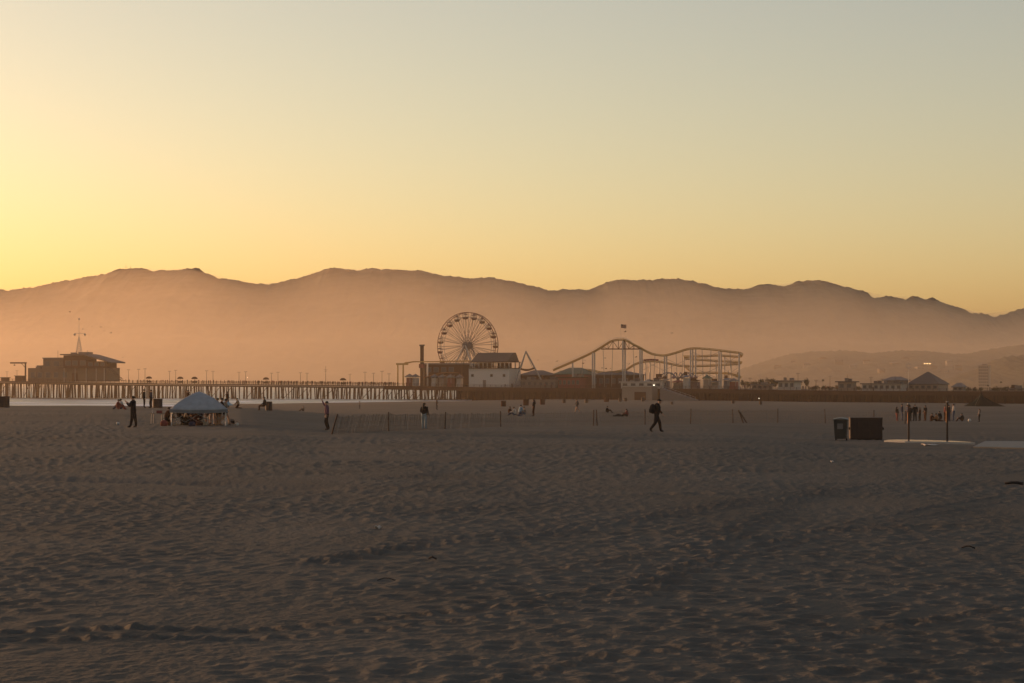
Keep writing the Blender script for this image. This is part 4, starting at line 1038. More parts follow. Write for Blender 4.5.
def person_mesh(pose, cols, seed=0, fingers=False):
    key = (pose, tuple(sorted(cols.items())), fingers)
    if key in _pm: return _pm[key]
    J = joints(pose); names = list(J); idx = {n: i for i, n in enumerate(names)}
    vs = [J[n] for n in names]; fat = {'ls':1.25,'rs':1.25,'le':1.45,'re':1.45,'lw':1.3,'rw':1.3,'lk':1.4,'rk':1.4,'la':1.5,'ra':1.5,'lh':1.15,'rh':1.15,'cst':1.15,'wst':1.25,'pel':1.15,'nk':1.1,'hd':1.08,'cr':1.08,'nb':1.15,'lt':1.25,'rt':1.25}
    rad = [tuple(c*fat.get(n, 1) for c in RADII[n]) for n in names]; zone = [ZONE.get(n, 'shirt') for n in names]
    es = [(idx[a], idx[b]) for a, b in EDGES]
    for w, e in (('lw','le'),('rw','re')):      # palm, four fingers of unequal length, thumb off the palm's side
        d = nrm(sub(J[w], J[e])); side = nrm(crs(d, (0,0,1) if abs(d[2]) < .9 else (1,0,0))); nm = crs(side, d)
        def at(a, b, c=0): return tuple(J[w][k]+d[k]*a+side[k]*b+nm[k]*c for k in range(3))
        p = len(vs); vs.append(at(.075, 0)); rad.append((.034, .02)); zone.append('skin'); es.append((idx[w], p))
        if fingers:
            for b, ln in ((-.030,.075),(-.010,.088),(.010,.083),(.030,.066)):
                q = len(vs); vs += [at(.10, b), at(.10+ln*.55, b*1.1, .012), at(.10+ln*.85, b*1.1, .036)]; rad += [(.010,.010),(.009,.009),(.008,.008)]; zone += ['skin']*3
                es += [(p, q), (q, q+1), (q+1, q+2)]
            q = len(vs); vs += [at(.05, .045), at(.09, .062, .012)]; rad += [(.012,.012),(.009,.009)]; zone += ['skin']*2; es += [(p, q), (q, q+1)]
        else:
            q = len(vs); vs += [at(.15, 0, .02)]; rad += [(.026,.012)]; zone += ['skin']; es += [(p, q)]
            q = len(vs); vs += [at(.09, .045, .01)]; rad += [(.012,.012)]; zone += ['skin']; es += [(p, q)]
    me = bpy.data.meshes.new('body_rig'); me.from_pydata(vs, es, [])
    ob = bpy.data.objects.new('body_rig', me); C.objects.link(ob)
    md = ob.modifiers.new('s', 'SKIN'); md.use_smooth_shade = True
    for v, rr in zip(me.skin_vertices[0].data, rad): v.radius = rr
    me.skin_vertices[0].data[0].use_root = True
    sb = ob.modifiers.new('u', 'SUBSURF'); sb.levels = 2 if fingers else 1
    dg = bpy.context.evaluated_depsgraph_get(); out = bpy.data.meshes.new_from_object(ob.evaluated_get(dg))
    bpy.data.objects.remove(ob); bpy.data.meshes.remove(me)
    order = ['skin', 'shirt', 'pants', 'shoe', 'sleeve']
    cm = dict(skin=M['skin'], shirt=M[cols.get('shirt','black')], pants=M[cols.get('pants','navy')], shoe=M[cols.get('shoe','shoe')], sleeve=M[cols.get('sleeve', cols.get('shirt','black'))])
    out.materials.clear()
    for k in order: out.materials.append(cm[k])
    A = np.array(vs); bare = cols.get('bare', False)
    E = []
    for a, b in es: E.append((a, b))
    Pa = np.array([vs[a] for a, b in E]); Pb = np.array([vs[b] for a, b in E]); D = Pb-Pa; LL = (D**2).sum(1)+1e-9
    for f in out.polygons:
        c = np.array(f.center); t = np.clip(((c-Pa)*D).sum(1)/LL, 0, 1); dd = ((Pa+D*t[:, None]-c)**2).sum(1); k = int(dd.argmin())
        a, b = E[k]; z = zone[a] if t[k] < .5 else zone[b]
        if {zone[a], zone[b]} == {'sleeve', 'skin'} and not cols.get('short'): z = 'sleeve' if t[k] < .85 else 'skin'
        if cols.get('short') and 'sleeve' in (zone[a], zone[b]): z = 'shirt' if zone[a] == 'shirt' and t[k] < .6 else 'skin'
        if bare and z == 'pants' and {a, b} & {idx['lk'], idx['rk'], idx['la'], idx['ra']} and not ({a, b} & {idx['lh'], idx['rh']} and t[k] < .45): z = 'skin'
        if bare and z == 'shoe': z = 'skin'
        f.material_index = order.index(z); f.use_smooth = True
    out.name = 'person_body'; _pm[key] = out
    return out
def person(px, py, label, pose, face, cols, h=1.75, hair='hair', style='short', fingers=False, group=None, at=None, zoff=0.0):
    """a person whose feet stand at pixel (px, py); face = heading in degrees (0 = +x)"""
    p = hit(px, py) if at is None else at
    o = bpy.data.objects.new('person', person_mesh(pose, cols, 0, fingers)); C.objects.link(o)
    J = joints(pose); fx = (J['lt'][0]+J['ra'][0])/2 if pose in ('walk','stride','stand','stand2','camera','wave') else 0
    k = h/1.75; a = R(face); o.rotation_euler = (0, 0, a); o.scale = (k*1.1, k*1.1, k)
    o.location = (p[0]-math.cos(a)*fx*k, p[1]-math.sin(a)*fx*k, p[2]-.02+zoff)
    tag(o, label, 'person', group)
    hd, cr, nk = J['hd'], J['cr'], J['nk']; m = MB()
    if style == 'cap':
        m.ball((cr[0], 0, cr[2]-.035), .10, .088, .075, 12, 4, v0=0, v1=.55); m.taper(cr[0]+.05, cr[0]+.19, -.07, .07, cr[2]-.045, cr[2]-.03, .9); m.build('cap', M[hair], o)
    else:
        m.ball((cr[0]-.02, 0, cr[2]-.055), .100, .089, .10, 12, 6, v0=0, v1=.60)
        if style == 'long':
            m.tube([(cr[0]-.07, 0, cr[2]-.06), (nk[0]-.09, 0, nk[2]+.02), (nk[0]-.13, 0, nk[2]-.14), (nk[0]-.13, 0, nk[2]-.28)], .07, 8)
        m.build('hair', M[hair], o, smooth=True)
    return o
def build_beach():
    K = dict
    # --- tent
    p = hit(199, 425.3); q = p[1]/F
    r = thing('beach_canopy', 'pale blue pop-up canopy tent with a group gathered in its shade', 'canopy tent', p, R(8))
    W = 28.2*q; zt = (425.3-408.8)*q; za = (425.3-391.5)*q; dep = W*.85
    posts = [(-W+.1, -dep+.1), (W-.1, -dep+.1), (W-.1, dep-.1), (-W+.1, dep-.1)]
    for i, (x, y) in enumerate(posts):
        m = MB(); m.bar((x, y, -.1), (x, y, zt), .035, 6); m.box(x-.08, x+.08, y-.08, y+.08, -.03, .02); m.build('leg', M['whitep'], r)
    m = MB(); n = 12
    def side(x0, y0, x1, y1):
        def f(u, v):
            bx, by = x0+(x1-x0)*u, y0+(y1-y0)*u; t = v
            sag = -.06*math.sin(math.pi*u)*(1-t)+.06*math.sin(math.pi*t)
            return (bx*(1-t), by*(1-t), zt+(za-zt)*(1-(1-t)**1.18)+sag)
        return f
    cs = [(-W,-dep),(W,-dep),(W,dep),(-W,dep)]
    for i in range(4):
        a, b = cs[i], cs[(i+1) % 4]; m.sheet(side(*a, *b), n, 8, .012)
    m.build('roof', M['canopy'], r, smooth=True)
    m = MB()
    for i in range(4):
        a, b = cs[i], cs[(i+1) % 4]
        m.sheet(lambda u, v, a=a, b=b: (a[0]+(b[0]-a[0])*u+.0, a[1]+(b[1]-a[1])*u, zt-.06*math.sin(math.pi*u)-.012-v*.16), n, 1, .02)
    m.build('valance', M['canopy'], r)
    m = MB()
    for i in range(4):
        a, b = posts[i], posts[(i+1) % 4]
        k = 4
        for j in range(k):
            t0, t1 = j/k, (j+1)/k; P0 = lambda t, z: (a[0]+(b[0]-a[0])*t, a[1]+(b[1]-a[1])*t, z)
            m.bar(P0(t0, zt-.3), P0(t1, zt-.75), .014, 4); m.bar(P0(t0, zt-.75), P0(t1, zt-.3), .014, 4)
    m.build('frame_truss', M['steel'], r)
    # second small blue canopy just behind
    p2 = hit(226, 419); r = thing('folded_blue_shade', 'small light blue sunshade standing just behind the right edge of the canopy tent', 'sunshade', p2, 0); q2 = p2[1]/F
    MB().bar((0,0,-.1), (0,0,(419-400)*q2), .025, 6).build('pole', M['whitep'], r)
    m = MB(); zz0 = (419-405)*q2; nn = 14
    m.raw([(7*q2*math.cos(2*math.pi*k/nn), 7*q2*math.sin(2*math.pi*k/nn), zz0) for k in range(nn)]+[(0,0,(419-399.8)*q2)]+[(7*q2*math.cos(2*math.pi*k/nn), 7*q2*math.sin(2*math.pi*k/nn), zz0-.03) for k in range(nn)]+[(0,0,(419-399.8)*q2-.03)],
          [(k, (k+1) % nn, nn) for k in range(nn)]+[(nn+1+(k+1) % nn, nn+1+k, 2*nn+1) for k in range(nn)]+[(k, nn+1+k, nn+1+(k+1) % nn, (k+1) % nn) for k in range(nn)])
    m.build('shade', M['lblue'], r)
    # people under and round the tent
    G = 'people gathered under the blue canopy tent'
    person(179.5, 424.5, 'person in black on a low chair at the left leg of the canopy tent', 'chair', 20, K(shirt='black', pants='dark'), 1.7, group=G)
    person(186, 424.9, 'person in a pale shirt kneeling on the sand under the left half of the canopy', 'kneel', -20, K(shirt='lightc', pants='black', short=1), 1.65, group=G)
    person(192, 424.6, 'bare headed person in a dark top standing left of the canopy middle', 'bend', 200, K(shirt='navy', pants='navy', bare=1), 1.65, group=G)
    person(196, 425, 'person in red sitting on the sand under the middle of the canopy', 'sit', 160, K(shirt='redc', pants='black'), 1.65, group=G)
    person(208, 424.0, 'bare legged person in dark shorts standing under the right half of the canopy', 'stand', 80, K(shirt='black', pants='black', bare=1), 1.62, group=G)
    person(212.6, 424.4, 'bare legged person in a brown top beside the dark shorts wearer', 'stand2', 120, K(shirt='brown', pants='brown', bare=1), 1.6, group=G)
    person(220, 424.8, 'person in black leaning forward at the right side of the canopy', 'lean', 10, K(shirt='black', pants='black', bare=1), 1.62, group=G)
    person(225.5, 424.6, 'person in a tan top walking out at the right leg of the canopy', 'walk', -10, K(shirt='tan', pants='black', bare=1), 1.55, group=G)
    person(183, 424.6, 'dark figure sitting on the sand behind the left front of the canopy', 'sit', 40, K(shirt='black', pants='black'), 1.7, group=G)
    person(201, 424.2, 'person in a navy top on the sand at the centre of the canopy shade', 'kneel', 180, K(shirt='navy', pants='brown'), 1.7, group=G)
    person(216.5, 425.0, 'bare legged person in a grey top between the two right legs of the canopy', 'stand', 200, K(shirt='dgrey', pants='black', bare=1), 1.6, group=G)
    person(166.5, 425.0, 'dark figure bending over the bags between the folding table and the canopy', 'kneel', 0, K(shirt='brown', pants='black'), 1.6, group=G)
    person(228.5, 407.9, 'small dark figure standing at the water edge right of the canopy peak', 'stand2', 0, K(shirt='brown', pants='navy'), 1.6)
    person(910.5, 421.2, 'slim dark figure squeezed between the left pole and the figure all in black', 'stand', 30, K(shirt='dark', pants='dark'), 1.65, group='group standing on the sand beyond the two poles')
    person(919.2, 420.8, 'short dark figure standing left of the halfway point between the poles', 'stand2', 150, K(shirt='brown', pants='dark'), 1.4, group='group standing on the sand beyond the two poles')
    person(949.3, 420.8, 'dark figure half hidden between the red and the pale topped figures', 'stand', 20, K(shirt='dark', pants='navy'), 1.7, group='group standing on the sand beyond the two poles')
    # chair
    def camp_chair(px, py, label, col, face=0):
        p = hit(px, py); r = thing('camp_chair', label, 'chair', p, R(face))
        m = MB(); m.sheet(lambda u, v: (-.25+.5*u, -.26+.52*v, .42-.06*math.sin(math.pi*v)), 3, 5, .015); m.build('seat', M[col], r)
        m = MB(); m.sheet(lambda u, v: (-.27-.12*u-.04*math.sin(math.pi*v), -.26+.52*v, .42+.5*u), 3, 5, .015); m.build('backrest', M[col], r)
        for sx in (-1, 1):
            for sy in (-1, 1): MB().bar((sx*.27, sy*.27, -.04), (-sx*.25, sy*.27, .44), .014, 5).build('leg', M['steel'], r)
        for sy in (-1, 1): MB().box(-.28, .26, sy*.29-.03, sy*.29+.03, .60, .63).build('armrest', M['dark'], r)
        return r
    camp_chair(178.6, 424.2, 'dark folding chair at the left front leg of the canopy tent', 'dark', 20)
    camp_chair(202.5, 425.4, 'empty blue folding chair in the middle of the canopy shade', 'blue', 200)
    # folding table with things on it
    p = hit(157.5, 423.6); q = p[1]/F; r = thing('folding_table', 'small folding table standing on the sand left of the canopy tent', 'table', p, R(-6))
    w = 6.3*q; h = (423.6-413.3)*q
    MB().box(-w, w, -.3, .3, h-.04, h).build('tabletop', M['tan'], r)
    for sx in (-1, 1):
        for sy in (-1, 1): MB().bar((sx*(w-.05), sy*.26, -.06), (sx*(w-.08), sy*.24, h-.04), .016, 5).build('leg', M['steel'], r)
    tz = p[2]+h
    m = MB(); m.box(-.16, .16, -.12, .12, 0, .16); o = m.build('paper_bag', M['redc']); o.location = (p[0]+.12, p[1], tz+.002); tag(o, 'small red box standing on the folding table', 'box')
    m = MB(); m.bar((0,0,0), (0,0,.14), .045, 8); m.bar((0,0,.14), (0,0,.22), .016, 8); o = m.build('bottle', M['lightc']); o.location = (p[0]-.28, p[1], tz+.002); tag(o, 'pale bottle standing on the folding table', 'bottle')
    # bags and coolers
    def cooler(px, py, label, col, lid, s=.5):
        p = hit(px, py); r = thing('cooler_box', label, 'cooler', p, R(random.uniform(-20, 20)))
        MB().taper(-s/2, s/2, -s*.32, s*.32, -.02, s*.6, .9).build('cooler_body', M[col], r); MB().box(-s*.52, s*.52, -s*.34, s*.34, s*.6+.002, s*.7).build('lid', M[lid], r)
        m = MB(); m.tube([(-s*.4,0,s*.7), (-s*.3,0,s*.86), (s*.3,0,s*.86), (s*.4,0,s*.7)], .015, 5); m.build('handle', M['dark'], r)
    cooler(231.6, 424.4, 'dark box on the sand just right of the canopy tent', 'dark', 'dgrey', .34)
    cooler(204.5, 425.4, 'pale cooler on the sand under the middle of the canopy', 'lightc', 'white', .3)
    def bag(px, py, label, col, s=.3, name='beach_bag'):
        p = hit(px, py); r = thing(name, label, 'bag', (p[0], p[1], p[2]-.03), R(random.uniform(0, 90)))
        m = MB()
        m.ball((0,0,s*.42), s*.62, s*.42, s*.52, 10, 6); m.build('bag_body', M[col], r, smooth=True)
        m = MB(); m.tube([(-s*.3,0,s*.8), (-s*.2,0,s*1.15), (s*.2,0,s*1.15), (s*.3,0,s*.8)], .014, 5); m.build('strap', M['dark'], r)
    bag(174.5, 426.2, 'tan bag lying at the front of the canopy shade, left part', 'tan', .3)
    bag(192, 426.3, 'dark blue bag lying in front of the kneeling people under the canopy', 'navy', .34)
    bag(237, 425.6, 'pale bag lying on the sand well right of the canopy tent', 'lightc', .22)
    bag(164, 426, 'red bag lying on the sand between the folding table and the canopy tent', 'redc', .4)
    bag(171, 425.8, 'dark bag lying at the left leg of the canopy tent', 'brown', .32)
    bag(118, 424.5, 'round white bag lying on the sand left of the man in dark clothes', 'whitep', .2)
    bag(199.5, 425.9, 'brown bag lying at the front of the canopy tent', 'brown', .34)
    # --- standing people
    person(131.5, 427.6, 'man in black clothes standing alone with both hands held up before his chest', 'camera', 165, K(shirt='black', pants='black'), 1.76, fingers=True)
    person(121.5, 409.3, 'person with a pale top sitting at the water edge behind the man in black', 'sit', 190, K(shirt='lightc', pants='navy'), 1.75)
    person(117.8, 409.5, 'person in a red top sitting at the water edge left of a pale topped companion', 'sit', 30, K(shirt='redc', pants='redc'), 1.7)
    G = 'couple standing at the water edge'
    person(145, 407.8, 'taller one of the dark couple standing by the trash bin at the water edge', 'stand', 10, K(shirt='black', pants='black'), 1.72, group=G)
    person(150, 407.8, 'dark clothed one of the couple closest to the trash bin at the water edge', 'stand2', 180, K(shirt='navy', pants='black'), 1.7, group=G)
    person(326.8, 430.2, 'walker in a purple top raising one arm at the left end of the sand fence', 'wave', 172, K(shirt='purple', pants='black'), 1.72, fingers=True)
    person(425, 428.8, 'long haired woman in a light blue skirt standing by the sand fence', 'stand2', 60, K(shirt='black', pants='lblue'), 1.72, style='long')
    person(437.3, 409.8, 'distant dark figure standing beyond the fence right of the woman in a blue skirt', 'stand', 0, K(shirt='brown', pants='black'), 1.72)
    person(532.8, 416.2, 'dark long haired figure standing right of the group sitting on the sand', 'stand2', 180, K(shirt='black', pants='brown'), 1.7, style='long')
    person(577, 412.2, 'distant walker in grey with bare legs in the middle of the beach', 'walk', 200, K(shirt='dgrey', pants='dark', bare=1), 1.75)
    o = person(657, 432.3, 'man in a cap and dark clothes striding right with a backpack', 'stride', 0, K(shirt='black', pants='black'), 2.0, hair='black', style='cap', fingers=True)
    m = MB(); m.ball((-.17, 0, 1.22), .15, .18, .26, 12, 8); m.ball((-.28, 0, 1.14), .07, .12, .14, 8, 6); bo = m.build('backpack', M['black'], smooth=True)
    bo.location = o.location; bo.rotation_euler = o.rotation_euler; bo.scale = o.scale; tag(bo, 'bulky black backpack carried by the striding man in a cap', 'backpack')
    # group sitting beyond the fence (x 508-530)
    G = 'group sitting on the sand beyond the fence'
    for i, (px, py, c, f) in enumerate([(509.5, 414.8, 'brown', 20), (514.5, 415.6, 'lightc', 160), (519.8, 416, 'lblue', 40), (524.8, 415, 'tan', 190)]):
        person(px, py, ['brown topped person sitting at the left end of the group beyond the fence', 'pale topped person sitting second in the group beyond the fence',
                        'light blue topped person sitting in the middle of the group beyond the fence', 'tan topped person sitting beside the standing long haired figure'][i],
               'sit' if i != 2 else 'kneel', f, K(shirt=c, pants='denim'), 1.7, group=G)
    person(607, 413, 'distant lone figure sitting on the sand right of the middle fence posts', 'sit', 0, K(shirt='black', pants='black'), 1.7)
    person(622, 416.5, 'dark figure lying back on the sand left of the striding man', 'lie', 180, K(shirt='brown', pants='dark'), 1.75)
    person(627, 416.8, 'dark figure sitting close to the one lying on the sand', 'sit', 180, K(shirt='redc', pants='dark'), 1.6)
    person(303.5, 411.2, 'dark hunched figure sitting alone at the water edge left of the purple topped walker', 'sit', 200, K(shirt='dgrey', pants='black'), 1.8)
    person(264.5, 410.8, 'dark figure sitting against the brown bin at the water edge', 'chair', 180, K(shirt='dark', pants='brown'), 1.75)
    person(179-111+292, 409.0, 'tiny distant figure standing at the shoreline right of the hunched figure', 'stand', 0, K(shirt='tan', pants='navy'), 1.5)
    person(238.5, 408.4, 'small figure crouching at the water edge right of the canopy tent', 'kneel', 180, K(shirt='tan', pants='brown'), 1.5)
    person(187.3, 403.4, 'head and shoulders of a person beyond the canopy roof at the water edge', 'stand', 180, K(shirt='brown', pants='brown'), 1.7, at=(*hit(187.3, 407)[:2], hit(187.3, 407)[2]))
    # group at the right
    G = 'group standing on the sand beyond the two poles'
    for px, py, c, pnt, h, pose, f, sty, lab in [
        (897.6, 421, 'dark', 'redc', 1.5, 'stand2', 20, 'long', 'long haired figure in dark red at the left end of the standing group'),
        (902.6, 420.4, 'navy', 'denim', 1.75, 'stand', 0, 'short', 'figure in navy blue second in the standing group'),
        (906.4, 420.6, 'denim', 'navy', 1.7, 'stand2', 180, 'short', 'figure in faded blue right behind the left pole'),
        (914.8, 421, 'black', 'black', 1.75, 'stand', 90, 'short', 'figure all in black just right of the left pole'),
        (924.6, 421, 'black', 'brown', 1.65, 'stand2', 200, 'short', 'dark figure in brown trousers halfway between the two poles'),
        (945.6, 421, 'redc', 'brown', 1.65, 'stand', 0, 'short', 'figure in dark red next to the right pole'),
        (952.6, 420.6, 'lightc', 'denim', 1.8, 'stand2', 180, 'short', 'tall figure in a pale top right of the right pole')]:
        person(px, py, lab, pose, f, K(shirt=c, pants=pnt), h, style=sty, group=G)
    G = 'people sitting on the sand between the two poles'
    for px, c, pose, f, lab in [(931.5, 'brown', 'sit', 20, 'brown topped person sitting left of the middle between the two poles'), (936.8, 'orange', 'sit', 180, 'orange topped person sitting between the two poles'),
                             (940.8, 'dark', 'kneel', 200, 'dark figure kneeling just left of the right pole'), (962.5, 'dark', 'sit', 160, 'dark figure sitting left of the white ball')]:
        person(px, 421.3, lab, pose, f, K(shirt=c, pants='brown'), 1.6, group=G)
    person(978.6, 422, 'dark haired child in a grey dress standing right of the white ball', 'stand2', 180, K(shirt='grey', pants='dark'), 1.35, style='long')
    p = hit(969.5, 421.6); o = MB().ball((0,0,0), .17, nu=12, nv=8).build('white_ball', M['whitep'], smooth=True); o.location = (p[0], p[1], p[2]+.13); tag(o, 'white ball lying on the sand left of the child in grey', 'ball')
    # --- two poles
    for px, py, top, lab in [(908.7, 441.3, 404.4, 'slim square post standing behind the bright edge of the slab, left one of two'), (947.2, 441.6, 402.4, 'slim square post near the grey end of the slab, right one of two')]:
        p = hit(px, py); q = p[1]/F; r = thing('court_post', lab, 'post', p, 0, 'two posts behind the concrete slab'); h = (py-top)*q
        MB().box(-.045, .045, -.045, .045, -.2, h).build('post_shaft', M['timber'], r)
        MB().box(-.06, .06, -.06, .06, h+.002, h+.06).build('post_cap', M['steel'], r)
        MB().box(-.062, -.047, -.04, .04, h*.48, h*.78).build('sunlit_edge', M['orange'], r)  # orange strip paints low sunlight onto the post's left edge
    # --- bins and container
    p = hit(840.8, 440.3); q = p[1]/F; r = thing('wheelie_bin', 'dark wheeled trash bin with closed lid beside the brown container', 'trash bin', p, R(-14)); w = 6.6*q; h = 20.5*q
    MB().taper(-w, w, -.36, .36, .08, h, .84).build('bin_body', M['bin'], r)
    m = MB(); m.sheet(lambda u, v: (-w*1.14+2.28*w*u, -.44+.86*v, h+.012+.07*math.sin(math.pi*u)+.05*v), 6, 3, .045); m.build('lid', M['binlid'], r)
    for sx in (-1, 1): MB().bar((sx*w*.8-.03, .36, .09), (sx*w*.8+.03, .36, .09), .11, 14).build('wheel', M['dark'], r)
    MB().bar((-w*.8, .47, h-.03), (w*.8, .47, h-.03), .02, 6).build('handle', M['dark'], r)
    m = MB(); m.box(-w*.45, w*.4, -.372, -.352, h*.55, h*.82); m.build('sticker', M['grey'], r)
    p = hit(865.6, 439.6); q = p[1]/F; r = thing('steel_container', 'low dark brown steel container right of the wheeled trash bin', 'container', p, R(-6)); w = 15.8*q; h = 22.2*q
    MB().box(-w, w, -.6, .6, .06, h-.08).build('container_body', M['oil'], r)
    MB().box(-w*1.01, w*1.01, -.63, .63, h-.078, h).build('lid', M['oil'], r)
    for i in range(6): x = -w+2*w*(i+.5)/6; MB().box(x-.03, x+.03, -.64, -.602, .1, h-.1).build('rib', M['oil'], r)
    m = MB(); m.box(-w, w, -.5, .5, -.06, .058); m.build('skid', M['dark'], r)
    for sx in (-1, 1): MB().box(sx*w*1.0-.02, sx*w*1.0+.07*sx+.02, -.45, .45, h*.45, h*.55).build('lifting_sleeve', M['dark'], r)
    def drum(px, py, w_px, h_px, label, col='oil', group='trash barrels on the beach'):
        p = hit(px, py); q = p[1]/F; r = thing('trash_barrel', label, 'trash bin', p, 0, group); rad = w_px*q/2; h = h_px*q
        m = MB(); n = 16; pr = [(.96,-.05),(.96,.0),(1,.02),(1,.33),(1.03,.34),(1,.36),(1,.66),(1.03,.67),(1,.69),(1,.98),(1.04,1),(.9,1),(.9,.8)]
        m.raw([(a*rad*math.cos(2*math.pi*k/n), a*rad*math.sin(2*math.pi*k/n), z*h) for a, z in pr for k in range(n)],
              [(j*n+k, j*n+(k+1) % n, (j+1)*n+(k+1) % n, (j+1)*n+k) for j in range(len(pr)-1) for k in range(n)]+[tuple(range(n-1,-1,-1)), tuple((len(pr)-1)*n+k for k in range(n))])
        m.build('drum', M[col], r)
        MB().ball((0,0,h*.78), rad*.8, rad*.8, h*.2, 10, 5).build('liner_bag', M['dark'], r)
        return r
    drum(157.5, 407.9, 10, 9, 'brown trash barrel beside the standing couple at the water edge')
    drum(268.8, 410.6, 7, 9, 'brown trash barrel beside the dark sitting figure at the water edge')
    r = drum(4.5, 407.4, 10, 11, 'dark brown trash barrel at the sea edge in front of the pier end')
    drum(-2.0, 407.4, 8, 11, 'second dark trash barrel cut off by the left picture edge')
    for px, py, s, lab in [(503.5, 406.5, 5, 'left one of two close to the shore under the white pavilion'), (526, 405.5, 5.6, 'beyond the group sitting on the sand'), (542.5, 404.6, 5, 'just right of the one beyond the sitting group'),
                      (564, 403, 3.4, 'small and far, left of the distant bare legged walker'), (586.5, 403, 3.6, 'small and far, right of the distant bare legged walker'), (606.5, 402, 5, 'straight below the coaster hilltop'),
                      (620, 401.6, 3.2, 'small, at the left foot of the grey block'), (625.5, 401.4, 3.2, 'small, in front of the grey block'), (643, 401.4, 3.6, 'small, at the dark doorway of the grey block'),
                      (671.8, 404.5, 2.6, 'tiny, right of the striding man'), (733, 403.5, 3, 'tiny, below the right end of the roller coaster'), (760.5, 404.5, 3, 'tiny, below the lit lamp right of the roller coaster')]:
        drum(px, py, s, s*1.1, 'far trash barrel '+lab, 'brown' if s > 4.5 else 'oil')
    # --- concrete slab: wet top catches the sky
    m = bpy.data.materials.new('wet_concrete'); m.use_nodes = True; b = m.node_tree.nodes['Principled BSDF']
    b.inputs['Base Color'].default_value = (.36,.35,.33,1); b.inputs['Roughness'].default_value = .08; b.inputs['Specular IOR Level'].default_value = .7
    a = hit(866, 440.6); c = hit(978, 443.2); y0 = min(a[1], c[1])
    z = max(gz(a[0], a[1]), gz(c[0], c[1]))+.10
    def pt(px, py, zz_): t = (HC-zz_)*F/(py-HORY); return ((px-512)/F*t, t, zz_)
    def slab(name, label, corners, zt, mt, th=.16):
        pts = [pt(px, py, zt) for px, py in corners]; n = len(pts); c = pts[0]
        mb = MB(); mb.raw([(p[0]-c[0], p[1]-c[1], 0) for p in pts]+[(p[0]-c[0], p[1]-c[1], -th) for p in pts],
               [tuple(range(n)), tuple(range(2*n-1, n-1, -1))]+[(k, n+k, n+(k+1) % n, (k+1) % n) for k in range(n)])
        r = mb.build(name, mt); r.location = c; return r
    o = slab('wet_walkway', '', [(884,440.5),(905,441.2),(950,441.9),(975,442.3),(955,440.9),(925,439.9),(898,439.4),(888,439.8)], z, m, .3); struct(o)
    o = slab('concrete_path', '', [(973,446.6),(1090,449.5),(1090,441.5),(985,441.0)], z+.02, M['concrete'], .34); struct(o)
    # --- dark tent at far right
    p = hit(981, 406.2); q = p[1]/F; r = thing('dark_peaked_tent', 'large dark peaked tent with drooping sides standing on the far right sand', 'tent', p, 0)
    H = (406.2-391.6)*q; zs = -.1
    m = MB(); n = 20
    pr = []
    for j in range(9):
        t = j/8; rad = (t**1.35)
        for k in range(n):
            a = 2*math.pi*k/n; sx = 24*q if math.cos(a) > 0 else 17*q
            pr.append((sx*rad*math.cos(a)*(1+.06*math.cos(6*a)*t), 9*rad*math.sin(a), H-(H+.1)*(t**.72)))
    m.raw(pr, [(j*n+k, (j+1)*n+k, (j+1)*n+(k+1) % n, j*n+(k+1) % n) for j in range(8) for k in range(n)]+[tuple(range(8*n+n-1, 8*n-1, -1))])
    m.build('tent_cloth', M['teal'], r)
    m = MB(); m.sheet(lambda u, v: ((-4-9*u)*q, -2.4-4.5*u-1.2*v, H*.62*(1-u)+.05+(H*.2)*v), 6, 3, .03); m.build('door_flap', M['tan'], r)  # tan colour stands in for sunlight on the left flap
    MB().bar((0,0,0), (0,0,H+.5), .06, 6).build('pole', M['dark'], r)
    # --- small litter
    for i, (px, py, lab, c) in enumerate([(378, 530, 'scrap of pale driftwood on the open sand in the left foreground', 'lightc'), (386, 583.5, 'thin dark stick lying on the sand in the foreground', 'dark'), (1014, 485, 'dark clump of seaweed at the right picture edge', 'dark'),
                                   (968, 550, 'small dark scrap on the sand at the right foreground', 'dark'), (432, 561, 'short dark twig on the sand left of the foreground middle', 'dark'), (832, 463, 'tiny pale wrapper on the sand in front of the wheeled bin', 'whitep'), (930, 445.6, 'pale towel lying on the sand in front of the bright slab edge', 'lightc')]):
        p = hit(px, py); s = 1
        if c == 'dark':
            m = MB(); L = {1:.12, 2:.25, 3:.12, 4:.10}.get(i, .1); m.tube([(-L,0,.02), (-L*.3,.03,.05), (L*.4,-.02,.055), (L,.02,.025)], (.006 if i == 1 else .012) if i != 2 else .04, 6)
            o = m.build('driftwood', M[c], smooth=True); tag(o, lab, 'stick' if i != 2 else 'seaweed')
        else:
            m = MB(); L = .06 if i != 6 else .55; m.sheet(lambda u, v: (-L+2*L*u, -L*.6+1.2*L*v, .05+.03*math.sin(u*7)*math.cos(v*5)), 8, 5, .02); o = m.build('wrapper' if i != 6 else 'towel', M[c], smooth=True); tag(o, lab, 'litter' if i != 6 else 'towel')
        o.location = p; o.location.z += .01; o.rotation_euler.z = R(-15*i)

